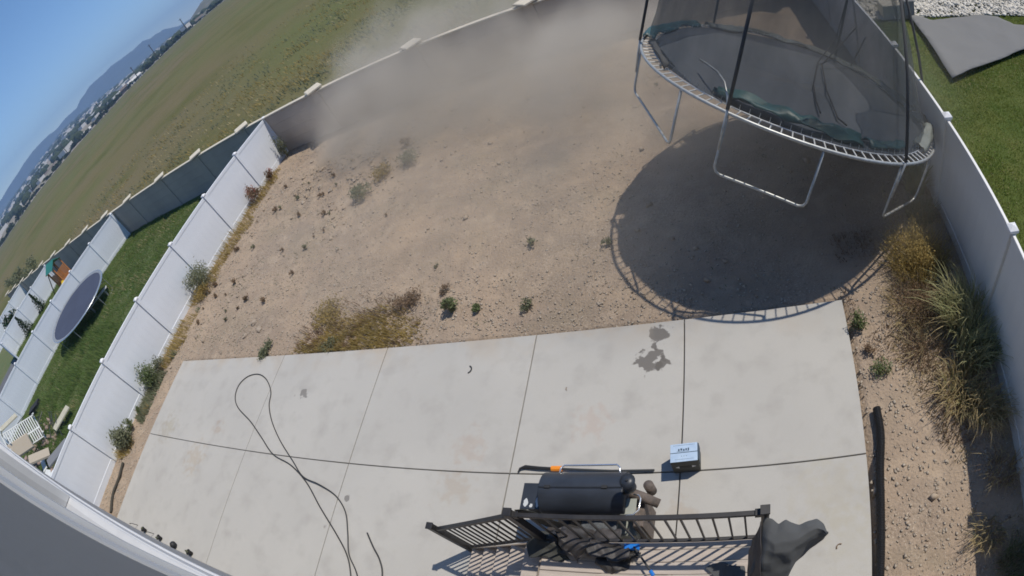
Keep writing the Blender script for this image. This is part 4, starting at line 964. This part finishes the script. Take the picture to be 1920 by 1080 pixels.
for x in (-.6, .6): MB().box(x - .03, x + .03, -.13, .13, -.04, .338, .004).build('leg', M['steel'], bd)

bn = thing('bench', 'white slatted garden bench propped on end and leaning on the junk pile', 'bench')
bo = Vector((-25.7, .14, 2.10)); bu = Vector((0.05, 1.66, -.98)); BLn = bu.length; bu.normalize(); bw = Vector((.50, .02, -1.25)).normalized(); bw = (bw - bu * bw.dot(bu)).normalized()
bn.matrix_world = Matrix((bu, bw, bu.cross(bw))).transposed().to_4x4(); bn.location = bo
NS = 15
for i in range(NS):
    x = .07 + i * (BLn - .20) / (NS - 1)
    MB().box(x, x + .062, .05, .58, -.015, .010, .003).build('slat', M['white_w'], bn)
    MB().box(x, x + .062, .66, 1.06, -.06, -.035, .003).build('slat', M['white_w'], bn)
for y, w, z in ((0.0, .05, .012), (.585, .07, .012), (1.065, .05, -.032)): MB().box(-.03, BLn + .03, y, y + w, z - .03, z + .028, .005).build('rail', M['white_w'], bn)
for x in (-.06, BLn + .0): MB().box(x, x + .06, -.05, 1.18, -.02, .05, .005).build('arm', M['white_w'], bn)
for x, L in ((0.0, 1.0), (BLn, .5)):
    for y in (.1, 1.0): MB().box(x - .03, x + .03, y - .03, y + .03, -L, -.065, .004).build('leg', M['white_w'], bn)
MB().box(-.02, BLn * .62, .60, 1.30, -.30, -.10, .05).build('seat_cushion', M['tan'], bn)
def plank(x, y, z, l, w, rz, tilt, mm, label, name='plank', th=.05):
    o = MB().box(-l / 2, l / 2, -w / 2, w / 2, -th / 2, th / 2, .008).build(name, M[mm]); o.location = (x, y, z); o.rotation_euler = (0, R(tilt), R(rz)); return tag(o, label, name.replace('_', ' '))
plank(-23.6, 2.33, .32, 1.2, .62, 85, 4, 'board', 'cream board propped on the right of the white bench', 'plank', .07)
plank(-31.0, .95, 1.0, 1.4, .9, 85, 20, 'board', 'wide cream board left of the white bench at the picture edge', 'plank', .07)
plank(-23.6, .35, .55, 1.1, .75, 70, 35, 'tan', 'tan slab leaning in front of the propped bench', 'slab_panel', .10)
plank(-21.0, .85, .62, 1.25, .7, 75, 12, 'siding', 'dark grey slab leaning on the left fence beside the junk', 'slab_panel', .08)
plank(-23.9, .2, .16, 1.2, .3, -20, 4, 'white_w', 'short white plank at the bottom of the junk pile', 'plank')
plank(-22.6, -.1, .14, .9, .45, 10, 5, 'white_w', 'white sheet scrap nearest the house in the junk pile', 'sheet_scrap', .03)
M['pinkrock'] = mat('pinkish_rubble', (.34, .24, .20), .95, (.25, .19, .16), 6)
stuff(stones(420, dens((-30, -22.0, -.6, 2.2), lambda x, y: np.clip(1.2 - np.hypot((x + 25) / 3.5, (y - .9) / 1.6), 0, 1)), .05, .20, lambda x, y: .02 + 0 * x, 'rubble', M['pinkrock'], 1.6), 'pinkish rubble and brick scraps around the tipped bench', 'rubble')
jk = thing('wire_tangle', 'tangle of dark pipes and wire heaped between the bench and the fence', 'wire', (-26.5, 1.2, .3))
for k in range(22):
    a = rk.uniform(0, 6.28); p = Vector((rk.uniform(-5.5, 3.2), rk.uniform(-1.4, 1.0), rk.uniform(-.15, .3))); d = Vector((math.cos(a), math.sin(a), rk.uniform(-.25, .25))) * rk.uniform(.4, 1.0)
    MB().tube([p - d, p + Vector((0, 0, .12)), p + d], .022, 5).build('wire', M['hose'] if k % 3 else M['grill_d'], jk)
plank(-29.8, 2.5, .22, 1.0, .5, 40, 0, 'grill_d', 'black crate lid on the grass behind the white bench', 'crate_lid', .2)

# ------------------------------------------------------------------ third yard
ps = thing('playset', 'orange slatted climbing tower with a green canopy beyond the second fence', 'playset', (-39.0, 12.0, 0), R(8)); ps.scale = (.80, .80, .84)
for x in (-.75, .75):
    for y in (-.6, .6): MB().box(x - .05, x + .05, y - .05, y + .05, 0, 2.55, .005).build('post', M['play_o'], ps)
for i in range(8): MB().box(-.72 + i * .19, -.72 + i * .19 + .11, -.66, -.63, .95, 2.0, .004).build('slat', M['play_o'], ps)
for i in range(8): MB().box(.76, .79, -.58 + i * .155, -.58 + i * .155 + .10, .95, 2.0, .004).build('slat', M['play_o'], ps)
MB().box(-.8, .8, -.65, .65, 1.0, 1.06).build('platform', M['play_o'], ps)
MB().quad_strip([[(-.95, y, z) for y, z in ((-.8, 2.45), (0, 3.0), (.8, 2.45), (0, 2.9))], [(.95, y, z) for y, z in ((-.8, 2.45), (0, 3.0), (.8, 2.45), (0, 2.9))]]).build('canopy', M['play_g'], ps)
MB().box(-.97, -.90, -.82, .82, 2.40, 2.47).build('canopy_edge', M['play_y'], ps)
MB().tube([(.6, -.6, 1.05), (1.0, -1.3, .7), (1.2, -2.0, .12)], .20, 8).build('slide', M['play_y'], ps, True)
for s in (-1, 1): MB().tube([(-.9, s * .55, 2.4), (-2.6, s * 1.1, 0)], .05, 6).build('swing_leg', M['bark'], ps)
MB().tube([(-.8, 0, 2.35), (-2.7, 0, 2.2)], .05, 6).build('swing_beam', M['bark'], ps)
MB().tube([(-1.9, 0, 2.25), (-1.9, 0, .5)], .015, 5).build('swing_rope', M['bark'], ps)
for x, y, lb in ((-45.3, 10.75, 'small dark cypress against the distant white fence, the one nearer the playset'), (-45.3, 8.5, 'small dark cypress against the distant white fence, the one farther from the playset')):
    t = thing('cypress', lb, 'cypress', (x, y, 0)); MB().tube([(0, 0, 0), (0, 0, 1.2)], .05, 6).build('trunk', M['bark'], t)
    V, F = leaves(900, 1, 1, .07); V = np.asarray(V); zz = rng.random(len(V) // 4).repeat(4) ** 1.4; rr_ = (1 - zz) * .42 + .03; cc_ = V.reshape(-1, 4, 3).mean(1).repeat(4, 0); V = np.stack([V[:, 0] - cc_[:, 0] + cc_[:, 0] * rr_ / .6, V[:, 1] - cc_[:, 1] + cc_[:, 1] * rr_ / .6, zz * 1.7 + .1 + (V[:, 2] - cc_[:, 2])], 1)
    npmesh('crown', V, F, M['cypress'], t)
def tree(x, y, z, h, r, label, group=None, mm='tree', n=420, leaf=.30, name='tree', g=None):
    t = thing(name, label, 'tree', (x, y, z), random.random() * 6, group)
    mb = MB().tube([(0, 0, -.3), (.02 * h, 0, h * .3), (-.02 * h, .02 * h, h * .62)], [.035 * h, .025 * h, .012 * h], 6)
    for k in range(4):
        a = k * 1.6 + .4; mb.tube([(0, 0, h * .3), (math.cos(a) * r * .5, math.sin(a) * r * .5, h * .62)], [.016 * h, .007 * h], 4)
    mb.build('trunk', M['bark'], t)
    npmesh('crown', *leaves(n, r, h * .78, leaf, g, z0=h * .22), M[mm], t); return t
for x, y, h, lb in ((-57.5, 15.6, 2.9, 'scraggly leafy tree over the rear wall beside the playset'), (-62.5, 15.4, 3.1, 'middle scraggly leafy tree over the rear wall at the left edge'), (-68.0, 15.6, 2.8, 'leftmost scraggly leafy tree by the rear wall'), (-56.9, 10.2, 1.6, 'thin dark-leaved shrub in front of the farthest white fence')):
    tree(x, y, 0, h, 1.3, lb, None, 'sage' if h > 2 else 'cypress', 420, .14)

# ------------------------------------------------------------------ far skyline: trees, poles, houses
gt = np.random.default_rng(5); protos = []
TG = 'trees in the far row across the field'; TL = 'one of the small dark trees in the row along the far edge of the field'
for k in range(5):
    protos.append(tree(0, 0, -200, 5.0, 3.0 + .3 * k, TL, TG, 'tree', 260, .75, g=np.random.default_rng(100 + k)))
cnt = 0; az = 126.0
rt = random.Random(11)
while az < 170:
    D = rt.uniform(482, 530); s = rt.choice([.55, .75, .9, 1.0, 1.2]) * (.8 if az < 138 else 1)
    z = float(H + D * np.tan(np.radians(el_field(az)))) - .9
    o = protos[cnt] if cnt < 5 else copy_tree(protos[cnt % 5])
    o.location = (D * math.cos(R(az)), D * math.sin(R(az)), z); o.scale = (s * rt.uniform(1, 1.5), s * rt.uniform(1, 1.5), s); o.rotation_euler = (0, 0, rt.random() * 6)
    cnt += 1; az += rt.choice([.14, .18, .25, .25, .4, .55])
for i, (a, top, bot, lb) in enumerate([(137.6, 1.55, .1, 'rightmost utility pole on the skyline'), (141.5, 1.60, -.3, 'second and tallest-looking utility pole from the right on the skyline'), (144.2, 1.10, -.2, 'short utility pole beside the pale shed on the skyline'), (149.0, .95, -.65, 'utility pole in the middle of the skyline'), (154.2, .75, -.8, 'utility pole second from the left on the skyline'), (159.3, .6, -.9, 'utility pole nearest the left picture edge on the skyline')]):
    D = 465.0; z0 = H + D * math.tan(R(bot)); z1 = H + D * math.tan(R(top))
    t = thing('utility_pole', lb, 'utility pole', (D * math.cos(R(a)), D * math.sin(R(a)), z0 - 1), R(a + 90))
    MB().tube([(0, 0, 0), (0, 0, z1 - z0 + 1)], [.42, .30], 6).build('shaft', M['pole'], t)
    MB().box(-1.5, 1.5, -.12, .12, z1 - z0 - .2, z1 - z0 + .05).build('crossarm', M['pole'], t)
for i, (a, D, w, h, mm, rm, lb) in enumerate([(136.0, 560, 9, 3.4, 'town_w', 'roofc', 'pale house at the foot of the low hill'), (139.2, 540, 7, 3, 'town_w', 'roofc', 'small pale house between the two rightmost poles'), (144.6, 500, 14, 3.6, 'town_w', 'town_w', 'long white shed beside the short pole'), (145.5, 520, 16, 4.6, 'roofc', 'roofc', 'brown barn left of the white shed'),
                                (151.4, 500, 9, 2.6, 'town_w', 'town_w', 'low white building among the dark trees in the middle of the skyline'), (147.2, 620, 18, 6.5, 'town_w', 'town_w', 'tall pale hall behind the trees right of the middle pole'), (156.5, 640, 20, 7, 'tan', 'roofc', 'tan block behind the trees toward the left edge'), (149.7, 700, 26, 8, 'tan', 'town_w', 'broad pale warehouse just left of the middle pole'), (153.2, 760, 24, 9, 'town_w', 'roofc', 'pale block with a brown roof near the second pole from the left')]):
    z = float(H + D * np.tan(np.radians(el_field(a)))) - .8
    t = thing('house', lb, 'building', (D * math.cos(R(a)), D * math.sin(R(a)), z), R(a + 90 + (i % 3) * 8))
    MB().box(-w / 2, w / 2, -4, 4, -2, h).build('wall', M[mm], t)
    MB().quad_strip([[(x, y, zz) for y, zz in ((-4.6, h + .02), (0, h + 2.0), (4.6, h + .02))] for x in (-w / 2 - .5, w / 2 + .5)]).build('roof', M[rm], t)
    for j in range(max(1, int(w / 3.5))): MB().box(-w / 2 + 1 + j * 3.3, -w / 2 + 2.2 + j * 3.3, 4.02, 4.08, .9, 2.2).build('window', M['glass'], t)
mb = MB(); mbd = MB()
for k in range(900):
    D = rt.uniform(560, 2700); a = rt.uniform(124, 172); r_ = rt.uniform(4, 9) * (1 + D / 2500); z = float(plain_z(np.array([D]), np.array([a]))[0]); x, y = D * math.cos(R(a)), D * math.sin(R(a))
    if rt.random() < .42: mb.box(x - r_, x + r_, y - r_ * .7, y + r_ * .7, z - 2, z + rt.uniform(3, 7))
    else:
        for q in range(2): xx, yy = x + rt.uniform(-18, 18), y + rt.uniform(-18, 18); mbd.quad_strip([[(xx + s * math.cos(j * 1.05), yy + s * math.sin(j * 1.05), z + hz) for j in range(6)] for s, hz in ((2 * r_ * .35, -1), (r_ * .75, 2), (r_ * .6, 5), (.3, 7))])
stuff(mb.build('distant_town', M['town_w']), 'scatter of pale town buildings in the valley below the mountains', 'town')
stuff(mbd.build('distant_wood', M['tree']), 'scatter of dark trees among the far town in the valley', 'wood')

# ------------------------------------------------------------------ air: haze over the valley, dust blowing over the yard
def volume_mat(name, col, dens, aniso=0.0):
    m = bpy.data.materials.new(name); m.use_nodes = True; n, l = m.node_tree.nodes, m.node_tree.links
    n.remove(n['Principled BSDF']); v = n.new('ShaderNodeVolumePrincipled'); v.inputs['Color'].default_value = (*col, 1); v.inputs['Density'].default_value = dens; v.inputs['Anisotropy'].default_value = aniso
    l.new(v.outputs[0], n['Material Output'].inputs['Volume']); return m, n, l, v
hz, *_ = volume_mat('haze_air', (0.27, 0.43, 0.72), 0.00034)
o = MB().box(-4250, 4250, -4250, 4250, -40, 300).build('haze', hz); stuff(o, 'thin pale haze filling the air over the valley', 'haze')

DUST = [((-8.5, 14.6, 1.0), (5.4, 2.8, 1.9), 1.0), ((-3.5, 13.6, .9), (4.8, 3.0, 1.7), .62), ((-13.0, 15.3, 1.0), (3.2, 1.6, 1.3), .14), ((-9.0, 18.5, 1.4), (6.5, 3.0, 2.0), .50), ((-1.8, 10.0, .6), (3.4, 1.9, 1.0), .34), ((-2.4, 11.2, 2.3), (1.9, .7, .6), 1.1), ((-12.5, 17.5, 1.2), (3.0, 2.0, 1.4), .12), ((-4.5, 18.5, 1.5), (4.5, 2.5, 1.8), .30), ((-6.0, 12.3, .9), (6.8, 2.6, 1.2), .24), ((-5.0, 9.0, .8), (9.5, 6.0, 1.6), .035), ((0.5, 8.0, 1.7), (6.5, 5.5, 2.6), .075), ((-6.5, 10.0, .4), (5.5, 3.6, .9), .12), ((-.5, 15.0, 1.0), (3.2, 2.2, 1.5), .20), ((-7.5, 6.6, .25), (3.2, 1.0, .4), .06)]  # high puff added to cast a shadow; broad thin veils added to lift shadows
dm, n, l, v = volume_mat('blown_dust', (0.84, 0.765, 0.65), 0.0, .1)
tc = n.new('ShaderNodeTexCoord'); tot = None
wb = n.new('ShaderNodeTexNoise'); wb.inputs['Scale'].default_value = .5; wb.inputs['Detail'].default_value = 5; l.new(tc.outputs['Object'], wb.inputs[0])
for c, s, d in DUST:
    mp = n.new('ShaderNodeMapping'); mp.vector_type = 'TEXTURE'; mp.inputs['Location'].default_value = c; mp.inputs['Scale'].default_value = s; l.new(tc.outputs['Object'], mp.inputs[0])
    ln = n.new('ShaderNodeVectorMath'); ln.operation = 'LENGTH'; l.new(mp.outputs[0], ln.inputs[0])
    ad = n.new('ShaderNodeMath'); ad.operation = 'MULTIPLY_ADD'; l.new(wb.outputs[0], ad.inputs[0]); ad.inputs[1].default_value = -1.7; l.new(ln.outputs['Value'], ad.inputs[2])
    mr = n.new('ShaderNodeMapRange'); mr.interpolation_type = 'SMOOTHSTEP'; mr.inputs[1].default_value = -.75; mr.inputs[2].default_value = .25; mr.inputs[3].default_value = d; mr.inputs[4].default_value = 0; l.new(ad.outputs[0], mr.inputs[0])
    if tot is None: tot = mr.outputs[0]
    else:
        a = n.new('ShaderNodeMath'); l.new(tot, a.inputs[0]); l.new(mr.outputs[0], a.inputs[1]); tot = a.outputs[0]
l.new(tot, v.inputs['Density'])
o = MB().box(-17.5, 3.7, 5.4, 22.5, -.4, 4.2).build('dust_cloud', dm); stuff(o, 'pale brown dust whipped up by the wind over the back of the yard, with thin veils added to lift shadows', 'dust')
scene.cycles.volume_step_rate = 4.0; scene.cycles.volume_max_steps = 128
